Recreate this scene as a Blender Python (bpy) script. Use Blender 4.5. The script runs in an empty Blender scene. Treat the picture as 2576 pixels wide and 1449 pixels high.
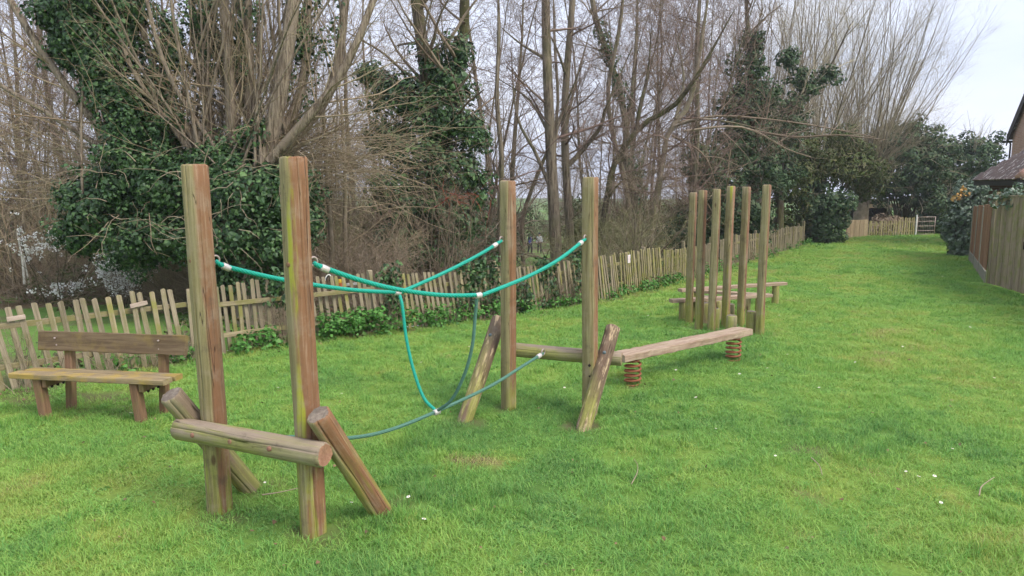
import bpy, math, random
import numpy as np
from mathutils import Vector, Matrix, Quaternion

scene = bpy.context.scene
COL = scene.collection
R_ = math.radians

# ------------------------------------------------------------------ camera, sky, sun, exposure
PITCH, ROLL, CAMZ, FPX = R_(8.26), R_(0.45), 2.2, 1750.0     # FPX: focal length for a 2576 px wide picture
cam_d = bpy.data.cameras.new('camera'); cam_d.sensor_width = 36.0; cam_d.lens = 36.0 * FPX / 2576.0
cam_d.clip_start = 0.05; cam_d.clip_end = 2000
cam = bpy.data.objects.new('camera', cam_d); COL.objects.link(cam)
fw = np.array([0, math.cos(PITCH), -math.sin(PITCH)]); rt = np.array([1.0, 0, 0]); up = np.cross(rt, fw)
rt, up = math.cos(ROLL) * rt - math.sin(ROLL) * up, math.sin(ROLL) * rt + math.cos(ROLL) * up
M = Matrix(((rt[0], up[0], -fw[0], 0), (rt[1], up[1], -fw[1], 0), (rt[2], up[2], -fw[2], CAMZ), (0, 0, 0, 1)))
cam.matrix_world = M
scene.camera = cam

SUN_EL, SUN_AZ = R_(48), R_(125)                  # high behind-right, veiled by cloud
world = bpy.data.worlds.new('World'); scene.world = world; world.use_nodes = True
wn = world.node_tree.nodes; wl = world.node_tree.links; wn.clear()
sky = wn.new('ShaderNodeTexSky'); sky.sky_type = 'NISHITA'; sky.sun_disc = False
sky.sun_elevation = SUN_EL; sky.sun_rotation = SUN_AZ; sky.air_density = 1.2; sky.dust_density = 4.0; sky.ozone_density = 1.5
wm = wn.new('ShaderNodeMix'); wm.data_type = 'RGBA'; wm.inputs[0].default_value = 0.86
tc = wn.new('ShaderNodeTexCoord'); mp = wn.new('ShaderNodeMapping'); mp.inputs['Scale'].default_value = (1.2, 1.2, 6.0)
nz = wn.new('ShaderNodeTexNoise'); nz.inputs['Scale'].default_value = 1.7; nz.inputs['Detail'].default_value = 5
cr = wn.new('ShaderNodeValToRGB')
cr.color_ramp.elements[0].position = 0.35; cr.color_ramp.elements[0].color = (4.75, 5.25, 6.65, 1)
cr.color_ramp.elements[1].position = 0.68; cr.color_ramp.elements[1].color = (6.2, 6.3, 7.05, 1)
wl.new(tc.outputs['Generated'], mp.inputs['Vector']); wl.new(mp.outputs[0], nz.inputs['Vector']); wl.new(nz.outputs[0], cr.inputs[0])
wl.new(sky.outputs[0], wm.inputs[6]); wl.new(cr.outputs[0], wm.inputs[7])
bg = wn.new('ShaderNodeBackground'); bg.inputs['Strength'].default_value = 0.10
wl.new(wm.outputs[2], bg.inputs['Color']); wo = wn.new('ShaderNodeOutputWorld'); wl.new(bg.outputs[0], wo.inputs[0])

sun_d = bpy.data.lights.new('sun', 'SUN'); sun_d.energy = 1.5; sun_d.angle = R_(25); sun_d.color = (1.0, 0.92, 0.80)
sun = bpy.data.objects.new('sun', sun_d); COL.objects.link(sun)
sd = Vector((math.sin(SUN_AZ) * math.cos(SUN_EL), math.cos(SUN_AZ) * math.cos(SUN_EL), math.sin(SUN_EL)))
sun.rotation_euler = sd.to_track_quat('Z', 'Y').to_euler()
vs = scene.view_settings
vs.view_transform = 'Standard'; vs.look = 'None'; vs.exposure = 1.04; vs.gamma = 1.0; vs.use_curve_mapping = False
scene.cycles.max_bounces = 3; scene.cycles.diffuse_bounces = 2; scene.cycles.glossy_bounces = 2
scene.cycles.use_adaptive_sampling = True; scene.cycles.adaptive_threshold = .03; scene.cycles.transparent_max_bounces = 4; scene.cycles.volume_bounces = 0

# ------------------------------------------------------------------ survey helpers
def ray(px, py):
    return fw + rt * (px - 1288.0) / FPX - up * (py - 724.5) / FPX
def at(px, py, Y):
    """world point seen in direction (px, py) at distance Y in front of the camera"""
    v = ray(px, py); return np.array([0, 0, CAMZ]) + v * (Y / v[1])
FENCE = np.array([(-8.3, 4.6), (-6.9, 6.1), (-5.55, 7.62), (-4.72, 8.4), (-3.9, 9.27), (-3.46, 9.72), (-2.79, 10.3), (-1.65, 10.97), (0.4, 12.6),
                  (2.1, 14.3), (4.2, 17.2), (5.7, 19.6), (7.1, 21.9), (9.1, 24.6), (10.8, 27.3), (12.6, 30.1)])
P0 = np.array([-5.55, 7.62]); FD = np.array([0.627, 0.779]); FN = np.array([-0.779, 0.627])
_fa = (FENCE - P0) @ FD; _fo = (FENCE - P0) @ FN
def fsd(x, y):
    """signed distance behind the picket fence (positive = wood side)"""
    a = (x - P0[0]) * FD[0] + (y - P0[1]) * FD[1]; s = (x - P0[0]) * FN[0] + (y - P0[1]) * FN[1]
    return s - np.interp(a, _fa, _fo)
def zg(x, y):
    x = np.asarray(x, float); y = np.asarray(y, float)
    z = -0.02 * np.clip(y - 10, 0, 60)
    a = (x - P0[0]) * FD[0] + (y - P0[1]) * FD[1]
    return z - np.interp(a, [3.0, 12.0], [.028, .095]) * np.clip(fsd(x, y) - 0.3, 0, 32)
def V3(x, y, dz=0.0):
    return (float(x), float(y), float(zg(x, y)) + dz)
def vnoise(x, y, sc, seed=0):
    """smooth value noise in numpy, 0..1"""
    x = np.asarray(x) * sc + seed * 17.3; y = np.asarray(y) * sc + seed * 9.1
    xi = np.floor(x).astype(np.int64); yi = np.floor(y).astype(np.int64); fx = x - xi; fy = y - yi
    h = lambda i, j: ((np.sin(i * 127.1 + j * 311.7 + seed * 74.7) * 43758.5453) % 1.0)
    sx = fx * fx * (3 - 2 * fx); sy = fy * fy * (3 - 2 * fy)
    return (h(xi, yi) * (1 - sx) + h(xi + 1, yi) * sx) * (1 - sy) + (h(xi, yi + 1) * (1 - sx) + h(xi + 1, yi + 1) * sx) * sy

# ------------------------------------------------------------------ mesh helpers
class MB:
    """collects vertices and faces (arrays) and builds ONE mesh"""
    def __init__(s): s.v = []; s.f = []; s.n = 0
    def add(s, v, *faces):
        v = np.asarray(v, float).reshape(-1, 3); s.v.append(v)
        for f in faces:
            f = np.asarray(f, np.int64)
            if f.size: s.f.append(f + s.n)
        s.n += len(v); return s
    def mesh(s, name, smooth=False):
        me = bpy.data.meshes.new(name); V = np.concatenate(s.v).astype(np.float32)
        loops = np.concatenate([f.ravel() for f in s.f]).astype(np.int32)
        tot = np.concatenate([np.full(len(f), f.shape[1], np.int32) for f in s.f])
        me.vertices.add(len(V)); me.vertices.foreach_set('co', V.ravel())
        me.loops.add(len(loops)); me.loops.foreach_set('vertex_index', loops)
        st = np.zeros(len(tot), np.int32); st[1:] = np.cumsum(tot)[:-1]
        me.polygons.add(len(tot)); me.polygons.foreach_set('loop_start', st); me.polygons.foreach_set('loop_total', tot)
        me.polygons.foreach_set('use_smooth', np.full(len(tot), bool(smooth)))
        me.update(calc_edges=True); me.validate(); return me
    def box(s, c, size, rot=None, bev=0.0):
        """box with optional chamfer (bev) on all edges"""
        hx, hy, hz = [d / 2 for d in size]; b = min(bev, hx * .8, hy * .8, hz * .8)
        if b <= 0:
            v = np.array([(x, y, z) for x in (-hx, hx) for y in (-hy, hy) for z in (-hz, hz)])
            f = [(0, 1, 3, 2), (4, 6, 7, 5), (0, 4, 5, 1), (2, 3, 7, 6), (0, 2, 6, 4), (1, 5, 7, 3)]
            fs = [np.array(f)]
        else:
            v = []; idx = {}
            for sx in (-1, 1):
                for sy in (-1, 1):
                    for sz in (-1, 1):
                        for ax in range(3):
                            p = [sx * (hx - b), sy * (hy - b), sz * (hz - b)]; p[ax] = (sx * hx, sy * hy, sz * hz)[ax]
                            idx[(sx, sy, sz, ax)] = len(v); v.append(p)
            v = np.array(v); q = []; t = []
            for ax in range(3):
                o1, o2 = (ax + 1) % 3, (ax + 2) % 3
                for sg in (-1, 1):
                    ring = []
                    for a_, b_ in ((-1, -1), (1, -1), (1, 1), (-1, 1)):
                        k = [0, 0, 0]; k[ax] = sg; k[o1] = a_; k[o2] = b_; ring.append(idx[(*k, ax)])
                    q.append(ring if sg > 0 else ring[::-1])
                for a_ in (-1, 1):
                    for b_ in (-1, 1):
                        k0 = [0, 0, 0]; k1 = [0, 0, 0]; k0[ax] = -1; k1[ax] = 1
                        for k in (k0, k1): k[o1] = a_; k[o2] = b_
                        r = [idx[(*k0, o1)], idx[(*k1, o1)], idx[(*k1, o2)], idx[(*k0, o2)]]
                        q.append(r if a_ * b_ > 0 else r[::-1])
            for sx in (-1, 1):
                for sy in (-1, 1):
                    for sz in (-1, 1):
                        r = [idx[(sx, sy, sz, 0)], idx[(sx, sy, sz, 1)], idx[(sx, sy, sz, 2)]]
                        t.append(r if sx * sy * sz > 0 else r[::-1])
            fs = [np.array(q), np.array(t)]
        if rot is not None: v = v @ np.array(rot.to_matrix() if hasattr(rot, 'to_matrix') else rot).T
        return s.add(v + np.asarray(c, float), *fs)

def nrm(a):
    a = np.asarray(a, float); return a / np.maximum(np.linalg.norm(a, axis=-1, keepdims=True), 1e-9)
def tubes(mb, P, Rd, k, cap=False):
    """N polylines of m points (N,m,3) with radii (N,m) as k-sided tubes"""
    P = np.asarray(P, float); N, m, _ = P.shape
    T = np.empty_like(P); T[:, 1:-1] = P[:, 2:] - P[:, :-2]; T[:, 0] = P[:, 1] - P[:, 0]; T[:, -1] = P[:, -1] - P[:, -2]; T = nrm(T)
    g = nrm(P[:, -1] - P[:, 0]); ref = np.where(np.abs(g[:, 2:3]) > .9, np.array([[1.0, 0, 0]]), np.array([[0, 0, 1.0]]))[:, None, :]
    A = nrm(np.cross(T, np.broadcast_to(ref, T.shape))); B = np.cross(T, A)
    th = np.arange(k) * 2 * math.pi / k
    V = P[:, :, None, :] + Rd[:, :, None, None] * (np.cos(th)[None, None, :, None] * A[:, :, None, :] + np.sin(th)[None, None, :, None] * B[:, :, None, :])
    i = np.arange(N)[:, None, None] * m * k; j = np.arange(m - 1)[None, :, None] * k; c = np.arange(k)[None, None, :]; c2 = (c + 1) % k
    f = np.stack([i + j + c, i + j + c2, i + j + k + c2, i + j + k + c], -1).reshape(-1, 4)
    fs = [f]
    if cap:
        fs.append(np.arange(N)[:, None] * m * k + (m - 1) * k + np.arange(k)[None]); fs.append(np.arange(N)[:, None] * m * k + np.arange(k)[::-1][None])
    return mb.add(V.reshape(-1, 3), *fs)
def catmull(pts, n):
    pts = np.asarray(pts, float); pp = np.vstack([2 * pts[0] - pts[1], pts, 2 * pts[-1] - pts[-2]]); out = []
    d = np.linalg.norm(np.diff(pts, axis=0), axis=1); cum = np.concatenate([[0], np.cumsum(d)]); tt = np.linspace(0, cum[-1], n)
    for t in tt:
        i = min(np.searchsorted(cum, t, 'right') - 1, len(pts) - 2); u = (t - cum[i]) / max(d[i], 1e-9)
        p0, p1, p2, p3 = pp[i:i + 4]
        out.append(.5 * ((2 * p1) + (-p0 + p2) * u + (2 * p0 - 5 * p1 + 4 * p2 - p3) * u * u + (-p0 + 3 * p1 - 3 * p2 + p3) * u ** 3))
    return np.array(out)

# ------------------------------------------------------------------ object helpers
def tag(o, label=None, cat=None, group=None, kind=None):
    for k, v in (('label', label), ('category', cat), ('group', group), ('kind', kind)):
        if v: o[k] = v
    return o
def thing(name, label, cat, loc=(0, 0, 0), group=None, rotz=0.0):
    o = bpy.data.objects.new(name, None); COL.objects.link(o); o.empty_display_size = .2
    o.location = loc; o.rotation_euler = (0, 0, rotz); return tag(o, label, cat, group)
def obj(name, me, mat=None, parent=None, mw=None, loc=None):
    """one mesh object; mw is its matrix in world space (parents here carry no scale)"""
    o = bpy.data.objects.new(name, me); COL.objects.link(o)
    if mat is not None and not me.materials: me.materials.append(mat)
    if mw is None: mw = Matrix.Translation(loc if loc is not None else (0, 0, 0))
    if parent is not None:
        o.parent = parent; q = parent; pm = Matrix.Identity(4)
        while q is not None: pm = (q.matrix_basis @ pm); q = q.parent
        o.matrix_basis = pm.inverted() @ mw
    else: o.matrix_basis = mw
    return o
def along(a, b, spin=0.0):
    """matrix with local Z running from a to b; local X keeps to world X (upright pieces) or to up (lying pieces)"""
    a = Vector(a); z = (Vector(b) - a).normalized(); x = Vector((1, 0, 0)) if abs(z.z) > .5 else Vector((0, 0, 1)); x = (x - z * x.dot(z)).normalized(); y = z.cross(x)
    return Matrix.Translation(a) @ Matrix((x, y, z)).transposed().to_4x4() @ Matrix.Rotation(spin, 4, 'Z')
def yaw(loc, rz, ry=0.0, rx=0.0):
    return Matrix.Translation(loc) @ Matrix.Rotation(rz, 4, 'Z') @ Matrix.Rotation(ry, 4, 'Y') @ Matrix.Rotation(rx, 4, 'X')

# ------------------------------------------------------------------ materials
def newmat(name, rough=0.8, spec=0.3):
    m = bpy.data.materials.new(name); m.use_nodes = True; nt = m.node_tree; b = nt.nodes['Principled BSDF']
    b.inputs['Roughness'].default_value = rough; b.inputs['Specular IOR Level'].default_value = spec
    return m, nt, b
class NT:
    """tiny node-graph writer"""
    def __init__(s, nt): s.nt = nt; s.n = nt.nodes; s.l = nt.links
    def put(s, inp, v):
        if isinstance(v, bpy.types.NodeSocket): s.l.new(v, inp)
        elif isinstance(v, (tuple, list)) and inp.type == 'RGBA' and len(v) == 3: inp.default_value = (*v, 1)
        else: inp.default_value = v
    def math(s, op, a, b=0.0, c=0.0, clamp=False):
        n = s.n.new('ShaderNodeMath'); n.operation = op; n.use_clamp = clamp
        for i, v in enumerate((a, b, c)): s.put(n.inputs[i], v)
        return n.outputs[0]
    def mix(s, f, a, b, blend='MIX'):
        n = s.n.new('ShaderNodeMix'); n.data_type = 'RGBA'; n.blend_type = blend
        s.put(n.inputs[0], f); s.put(n.inputs[6], a); s.put(n.inputs[7], b); return n.outputs[2]
    def obj(s): return s.n.new('ShaderNodeTexCoord').outputs['Object']
    def pos(s): return s.n.new('ShaderNodeNewGeometry').outputs['Position']
    def island(s): return s.n.new('ShaderNodeNewGeometry').outputs['Random Per Island']
    def objrand(s): return s.n.new('ShaderNodeObjectInfo').outputs['Random']
    def scale(s, v, sc, loc=(0, 0, 0)):
        n = s.n.new('ShaderNodeMapping'); s.put(n.inputs['Vector'], v); n.inputs['Scale'].default_value = sc
        s.put(n.inputs['Location'], loc); return n.outputs[0]
    def noise(s, v, sc, det=4.0, rough=.55, dist=0.0):
        n = s.n.new('ShaderNodeTexNoise'); s.put(n.inputs['Vector'], v); n.inputs['Scale'].default_value = sc
        n.inputs['Detail'].default_value = det; n.inputs['Roughness'].default_value = rough; n.inputs['Distortion'].default_value = dist
        return n.outputs['Fac']
    def vor(s, v, sc):
        n = s.n.new('ShaderNodeTexVoronoi'); s.put(n.inputs['Vector'], v); n.inputs['Scale'].default_value = sc; return n.outputs['Distance']
    def ramp(s, f, stops, interp='LINEAR'):
        n = s.n.new('ShaderNodeValToRGB'); s.put(n.inputs[0], f); e = n.color_ramp.elements; n.color_ramp.interpolation = interp
        while len(e) < len(stops): e.new(.5)
        for i, (p, c) in enumerate(stops):
            e[i].position = p; e[i].color = (*c, 1) if isinstance(c, tuple) else (c, c, c, 1)
        return n.outputs[0]
    def step(s, f, lo, hi):
        n = s.n.new('ShaderNodeMapRange'); n.interpolation_type = 'SMOOTHSTEP'; s.put(n.inputs[0], f)
        n.inputs[1].default_value = lo; n.inputs[2].default_value = hi; return n.outputs[0]
    def bump(s, h, st=.4, d=.01):
        n = s.n.new('ShaderNodeBump'); n.inputs['Strength'].default_value = st; n.inputs['Distance'].default_value = d; s.put(n.inputs['Height'], h); return n.outputs[0]
    def sep(s, v):
        n = s.n.new('ShaderNodeSeparateXYZ'); s.put(n.inputs[0], v); return n.outputs
    def comb(s, x, y, z):
        n = s.n.new('ShaderNodeCombineXYZ')
        for i, v in enumerate((x, y, z)): s.put(n.inputs[i], v)
        return n.outputs[0]

def log_mat(name, red=(.27, .115, .065), grey=(.30, .215, .13), algae_dir=180, algae=.5, lime_dir=None, redness=.5, crack_dir=None, worn=False, dark=0.0, foot=.7):
    """weathered round log, grain along local Z; algae, lime stain and drying crack sit at fixed sides of the log"""
    m, nt, b = newmat(name, .85, .2); g = NT(nt); co = g.obj()
    off = g.math('MULTIPLY', g.objrand(), 37.0); cz = g.scale(co, (1, 1, 1), g.comb(off, off, off))
    x, y, z = g.sep(co); r = g.math('SQRT', g.math('ADD', g.math('MULTIPLY', x, x), g.math('MULTIPLY', y, y)))
    def side(deg):
        d = g.math('ADD', g.math('MULTIPLY', x, math.cos(R_(deg))), g.math('MULTIPLY', y, math.sin(R_(deg))))
        return g.math('DIVIDE', d, g.math('MAXIMUM', r, .001))
    big = g.noise(g.scale(cz, (9, 9, 1.1)), 1.0, 5, .6); fine = g.noise(g.scale(cz, (70, 70, 2.2)), 1.0, 4, .65)
    med = g.noise(g.scale(cz, (22, 22, 1.4)), 1.0, 4, .6)
    c = g.mix(g.step(g.math('ADD', big, redness - .5), .38, .62), grey, red)
    c = g.mix(g.math('MULTIPLY', g.step(fine, .5, .75), .55), c, (.48, .37, .26))
    c = g.mix(g.math('MULTIPLY', g.step(med, .56, .7), .5), c, (.19, .125, .085))
    if worn:
        w = g.step(g.noise(g.scale(cz, (26, 26, 5.0)), 1.0, 5, .7), .53, .60); c = g.mix(w, g.mix(.5, c, (.10, .07, .05)), (.50, .38, .24))
    am = g.step(g.math('ADD', side(algae_dir), g.math('MULTIPLY', g.math('SUBTRACT', big, .5), 1.3)), 1.0 - 2.0 * algae, 1.25 - 2.0 * algae)
    c = g.mix(g.math('MULTIPLY', am, .78), c, g.mix(g.step(fine, .3, .7), (.20, .19, .085), (.36, .33, .175)))
    if lime_dir is not None:
        wob = g.math('MULTIPLY', g.math('SUBTRACT', g.noise(g.scale(cz, (3, 3, 1.6)), 1.0, 3), .5), .34)
        lm = g.math('MULTIPLY', g.step(g.math('ADD', side(lime_dir), wob), .945, .995), g.step(g.noise(g.scale(cz, (14, 14, 1.8)), 1.0, 4), .40, .58))
        c = g.mix(g.math('MULTIPLY', lm, .85), c, (.38, .40, .045))
    ft = g.math('MULTIPLY', g.step(g.math('ADD', z, g.math('MULTIPLY', g.math('SUBTRACT', big, .5), 1.6)), 1.15, .5), g.step(g.noise(g.scale(cz, (11, 11, 1.3)), 1.0, 4), .42, .56))
    c = g.mix(g.math('MULTIPLY', ft, foot), c, g.mix(g.step(fine, .35, .7), (.22, .235, .045), (.37, .39, .085)))
    bl = g.noise(cz, 5.5, 6, .7); c = g.mix(g.math('MULTIPLY', g.step(bl, .50, .66), .30), c, (.38, .31, .23)); c = g.mix(g.math('MULTIPLY', g.step(bl, .46, .30), .45), c, (.105, .08, .058))
    # thin drying cracks following the grain
    cn = g.noise(g.scale(cz, (15, 15, .55)), 1.0, 2, .4); ck = g.math('ABSOLUTE', g.math('SUBTRACT', cn, .5))
    crack = g.math('SUBTRACT', 1.0, g.step(ck, .0015, .006)); crack = g.math('MULTIPLY', crack, g.step(med, .47, .53))
    if False:
        wob = g.math('MULTIPLY', g.math('SUBTRACT', g.noise(g.scale(cz, (.1, .1, 2.2)), 1.0, 2), .5), .35)
        sd_ = g.math('ABSOLUTE', g.math('ADD', side(crack_dir + 90), wob)); front = g.step(side(crack_dir), 0.0, .2)
        crack = g.math('MAXIMUM', crack, g.math('MULTIPLY', g.math('SUBTRACT', 1.0, g.step(sd_, .018, .05)), front))
    c = g.mix(g.math('MULTIPLY', crack, .75), c, (.03, .014, .01))
    kv = g.vor(g.scale(cz, (5, 5, 1.9)), 1.0); kn = g.step(kv, .10, .04)
    c = g.mix(g.math('MULTIPLY', g.math('SUBTRACT', 1.0, g.step(kv, .045, .10)), .75), c, (.10, .052, .032))
    if dark: c = g.mix(dark, c, (.06, .05, .04))
    g.put(b.inputs['Base Color'], c)
    h = g.math('SUBTRACT', g.math('ADD', g.math('MULTIPLY', fine, .5), g.math('MULTIPLY', med, .6)), g.math('MULTIPLY', crack, 1.2))
    g.put(b.inputs['Normal'], g.bump(h, .55, .006)); return m
def plank_mat(name, c1, c2, c3, stain=(.20, .19, .06), amt=.35, grain=(3, 60, 60), rnd=.25, rough=.85, stain_lo=.5):
    """sawn timber: grain along the local axis with the smallest scale"""
    m, nt, b = newmat(name, rough, .25); g = NT(nt); co = g.obj(); off = g.math('MULTIPLY', g.objrand(), 53.0)
    cz = g.scale(co, (1, 1, 1), g.comb(off, off, off))
    f1 = g.noise(g.scale(cz, grain), 1.0, 5, .65); f2 = g.noise(cz, 4.0, 5, .6); f3 = g.noise(g.scale(cz, tuple(k * .35 for k in grain)), 1.0, 4)
    c = g.mix(g.step(f1, .35, .68), c1, c2); c = g.mix(g.math('MULTIPLY', g.step(f3, .52, .7), .6), c, c3)
    c = g.mix(g.math('MULTIPLY', g.step(f2, stain_lo, stain_lo + .18), amt), c, stain)
    v = g.math('ADD', 1.0 - rnd * .5, g.math('MULTIPLY', g.objrand(), rnd)); c = g.mix(1.0, c, g.comb(v, v, v), 'MULTIPLY')
    g.put(b.inputs['Base Color'], c); g.put(b.inputs['Normal'], g.bump(g.math('ADD', f1, g.math('MULTIPLY', f3, .6)), .45, .004)); return m
def leaf_mat(name, cols, rough=.5, spec=.35, big=1.5):
    m, nt, b = newmat(name, rough, spec); g = NT(nt); r = g.island()
    c = g.ramp(r, [(i / (len(cols) - 1), q) for i, q in enumerate(cols)])
    n = g.noise(g.pos(), big, 3); v = g.math('ADD', .62, g.math('MULTIPLY', n, .76)); c = g.mix(1.0, c, g.comb(v, v, v), 'MULTIPLY')
    g.put(b.inputs['Base Color'], c); return m
def bark_mat(name, c1, c2, c3=None, sc=(9, 9, 1.6), moss=0.0, bump=.8):
    m, nt, b = newmat(name, .9, .15); g = NT(nt); co = g.obj()
    a = g.noise(g.scale(co, sc), 1.0, 6, .65, .4); f = g.noise(co, 2.2, 4); fn = g.noise(g.scale(co, tuple(s * 3 for s in sc)), 1.0, 4)
    c = g.mix(g.step(a, .38, .62), c1, c2)
    if c3: c = g.mix(g.step(f, .48, .62), c, c3)
    if moss: c = g.mix(g.math('MULTIPLY', g.step(g.noise(co, 1.3, 4), .45, .6), moss), c, (.10, .11, .035))
    g.put(b.inputs['Base Color'], c); g.put(b.inputs['Normal'], g.bump(g.math('ADD', a, g.math('MULTIPLY', fn, .4)), bump, .03)); return m
def plain(name, c, rough=.7, metal=0.0, spec=.4, var=.15, sc=20.0, bump=0.0):
    m, nt, b = newmat(name, rough, spec); g = NT(nt); b.inputs['Metallic'].default_value = metal
    n = g.noise(g.obj(), sc, 5, .6); v = g.math('ADD', 1.0 - var, g.math('MULTIPLY', n, 2 * var)); col = g.mix(1.0, c, g.comb(v, v, v), 'MULTIPLY')
    g.put(b.inputs['Base Color'], col)
    if bump: g.put(b.inputs['Normal'], g.bump(n, bump, .005))
    return m

MT = {}
RED, GRY = (.25, .130, .070), (.285, .215, .13)
MT['post_a'] = log_mat('post_a', RED, GRY, algae_dir=212, algae=.44, redness=.58, crack_dir=303, foot=1.0)
MT['post_b'] = log_mat('post_b', RED, GRY, algae_dir=200, algae=.36, lime_dir=262, redness=.70, foot=1.0, crack_dir=306)
MT['post_c'] = log_mat('post_c', RED, (.34, .265, .175), algae_dir=195, algae=.48, redness=.58, crack_dir=310)
MT['post_d'] = log_mat('post_d', RED, (.36, .29, .185), algae_dir=205, algae=.52, redness=.62, crack_dir=276)
MT['rail_log'] = log_mat('rail_log', (.28, .195, .14), (.30, .24, .18), algae_dir=150, algae=.46, redness=.36)
MT['brace_log'] = log_mat('brace_log', (.26, .145, .095), (.235, .18, .125), algae_dir=255, algae=.30, lime_dir=262, redness=.32, dark=.12)
MT['brace_red'] = log_mat('brace_red', (.255, .130, .068), GRY, algae_dir=215, algae=.32, redness=.75, crack_dir=312)
MT['brace_worn'] = log_mat('brace_worn', (.23, .15, .10), (.26, .195, .135), algae_dir=100, algae=.1, redness=.45, worn=True)
MT['pole'] = log_mat('pole', (.23, .125, .078), (.265, .205, .13), algae_dir=205, algae=.46, redness=.62)
MT['pole_lime'] = log_mat('pole_lime', (.29, .16, .105), (.35, .275, .165), algae_dir=205, algae=.50, lime_dir=258, redness=.55, crack_dir=262)
MT['stump'] = log_mat('stump', (.25, .175, .125), (.32, .255, .17), algae_dir=230, algae=.55, redness=.4)
MT['endgrain'] = plank_mat('endgrain', (.26, .17, .11), (.35, .24, .16), (.14, .10, .07), amt=.3, grain=(25, 25, 4))
MT['endgrain_red'] = plank_mat('endgrain_red', (.30, .155, .10), (.42, .24, .16), (.17, .09, .06), amt=.1, grain=(25, 25, 4))
MT['endgrain_grey'] = plank_mat('endgrain_grey', (.17, .135, .105), (.30, .25, .20), (.09, .075, .06), amt=.3, grain=(25, 25, 4))
MT['beam'] = plank_mat('beam', (.31, .215, .155), (.45, .35, .26), (.22, .145, .10), amt=.2, grain=(2.5, 34, 34))
MT['bench_back'] = plank_mat('bench_back', (.125, .085, .05), (.20, .145, .088), (.085, .06, .038), stain=(.27, .20, .06), amt=.5, grain=(3, 40, 40), stain_lo=.48)
MT['bench_seat'] = plank_mat('bench_seat', (.22, .165, .095), (.33, .26, .15), (.15, .11, .065), stain=(.40, .275, .045), amt=.6, grain=(3, 40, 40), stain_lo=.45)
MT['bench_leg'] = plank_mat('bench_leg', (.18, .10, .058), (.28, .17, .10), (.16, .12, .06), stain=(.20, .19, .06), amt=.5, grain=(40, 40, 3))
MT['picket'] = plank_mat('picket', (.23, .19, .13), (.37, .31, .22), (.175, .155, .09), stain=(.20, .195, .07), amt=.55, grain=(50, 50, 2.5), rnd=.45, stain_lo=.46)
MT['picket_mossy'] = plank_mat('picket_mossy', (.27, .225, .135), (.40, .335, .21), (.21, .19, .085), stain=(.25, .245, .06), amt=.75, grain=(50, 50, 2.5), rnd=.4, stain_lo=.42)
MT['rail'] = plank_mat('rail', (.25, .205, .12), (.37, .31, .19), (.18, .155, .09), stain=(.22, .21, .065), amt=.65, grain=(2.5, 50, 50), stain_lo=.42)
MT['board_old'] = plank_mat('board_old', (.26, .205, .14), (.38, .31, .22), (.17, .135, .085), stain=(.22, .23, .07), amt=.7, grain=(30, 30, 1.2), rnd=.35, stain_lo=.45)
MT['board_brown'] = plank_mat('board_brown', (.25, .135, .078), (.34, .20, .12), (.19, .10, .06), stain=(.22, .14, .08), amt=.35, grain=(30, 30, 1.2), rnd=.25)
MT['board_tan'] = plank_mat('board_tan', (.36, .27, .17), (.46, .36, .24), (.28, .21, .13), amt=.25, grain=(30, 30, 1.5), rnd=.25)
MT['plaque'] = plank_mat('plaque', (.40, .31, .25), (.52, .42, .35), (.33, .25, .20), stain=(.30, .25, .18), amt=.3, grain=(4, 60, 60))
MT['concrete'] = plain('concrete', (.28, .265, .215), .9, var=.3, sc=14, bump=.3)
MT['rope'] = plain('rope', (.012, .36, .27), .6, var=.22, sc=60)
MT['rope_faded'] = plain('rope_faded', (.085, .20, .15), .75, var=.3, sc=45)
MT['clamp'] = plain('clamp', (.62, .58, .56), .45, .25, var=.2, sc=40)
MT['galv'] = plain('galv', (.42, .34, .31), .5, .5, var=.35, sc=50)
MT['rust_bolt'] = plain('rust_bolt', (.26, .135, .095), .75, .1, var=.25, sc=60)
MT['blue_bolt'] = plain('blue_bolt', (.12, .16, .17), .5, .2, var=.25, sc=60)
MT['rust'] = plain('rust', (.30, .105, .055), .8, .0, var=.38, sc=28, bump=.4)
MT['hole'] = plain('hole', (.02, .016, .012), .95, var=.1)
MT['ivy'] = leaf_mat('ivy', [(.016, .042, .013), (.026, .066, .021), (.040, .095, .031), (.062, .128, .042), (.115, .205, .068)], .5, .4)
MT['ivy_far'] = leaf_mat('ivy_far', [(.030, .062, .028), (.050, .095, .042), (.080, .130, .060), (.105, .135, .070)], .65, .2, .7)
MT['conifer'] = leaf_mat('conifer', [(.050, .072, .022), (.075, .105, .030), (.105, .125, .045), (.13, .12, .06)], .7, .2, .8)
MT['nettle'] = leaf_mat('nettle', [(.035, .120, .018), (.06, .185, .028), (.09, .24, .045), (.13, .27, .07)], .6, .25, 4.0)
MT['bramble'] = leaf_mat('bramble', [(.040, .070, .020), (.070, .12, .035), (.10, .10, .045), (.13, .085, .045)], .7, .2, 2.0)
MT['olive'] = leaf_mat('olive', [(.075, .085, .035), (.11, .12, .05), (.15, .15, .075)], .7, .2, 2.0)
MT['blossom'] = plain('blossom', (.84, .83, .78), .7, var=.05)
MT['laurel'] = leaf_mat('laurel', [(.05, .095, .05), (.09, .15, .085), (.16, .22, .15), (.24, .29, .23)], .45, .5, 2.0)
MT['laurel_orange'] = leaf_mat('laurel_orange', [(.50, .25, .06), (.64, .36, .10), (.55, .40, .17)], .5, .3)
MT['red_leaf'] = leaf_mat('red_leaf', [(.26, .035, .02), (.33, .06, .03), (.24, .09, .05)], .6, .3)
MT['bark'] = bark_mat('bark', (.095, .075, .055), (.27, .225, .165), (.20, .17, .125), sc=(20, 20, 2.0), moss=.35)
MT['bark_pale'] = bark_mat('bark_pale', (.12, .09, .065), (.36, .295, .22), (.27, .22, .165), sc=(30, 30, 1.6), bump=1.0)
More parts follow.
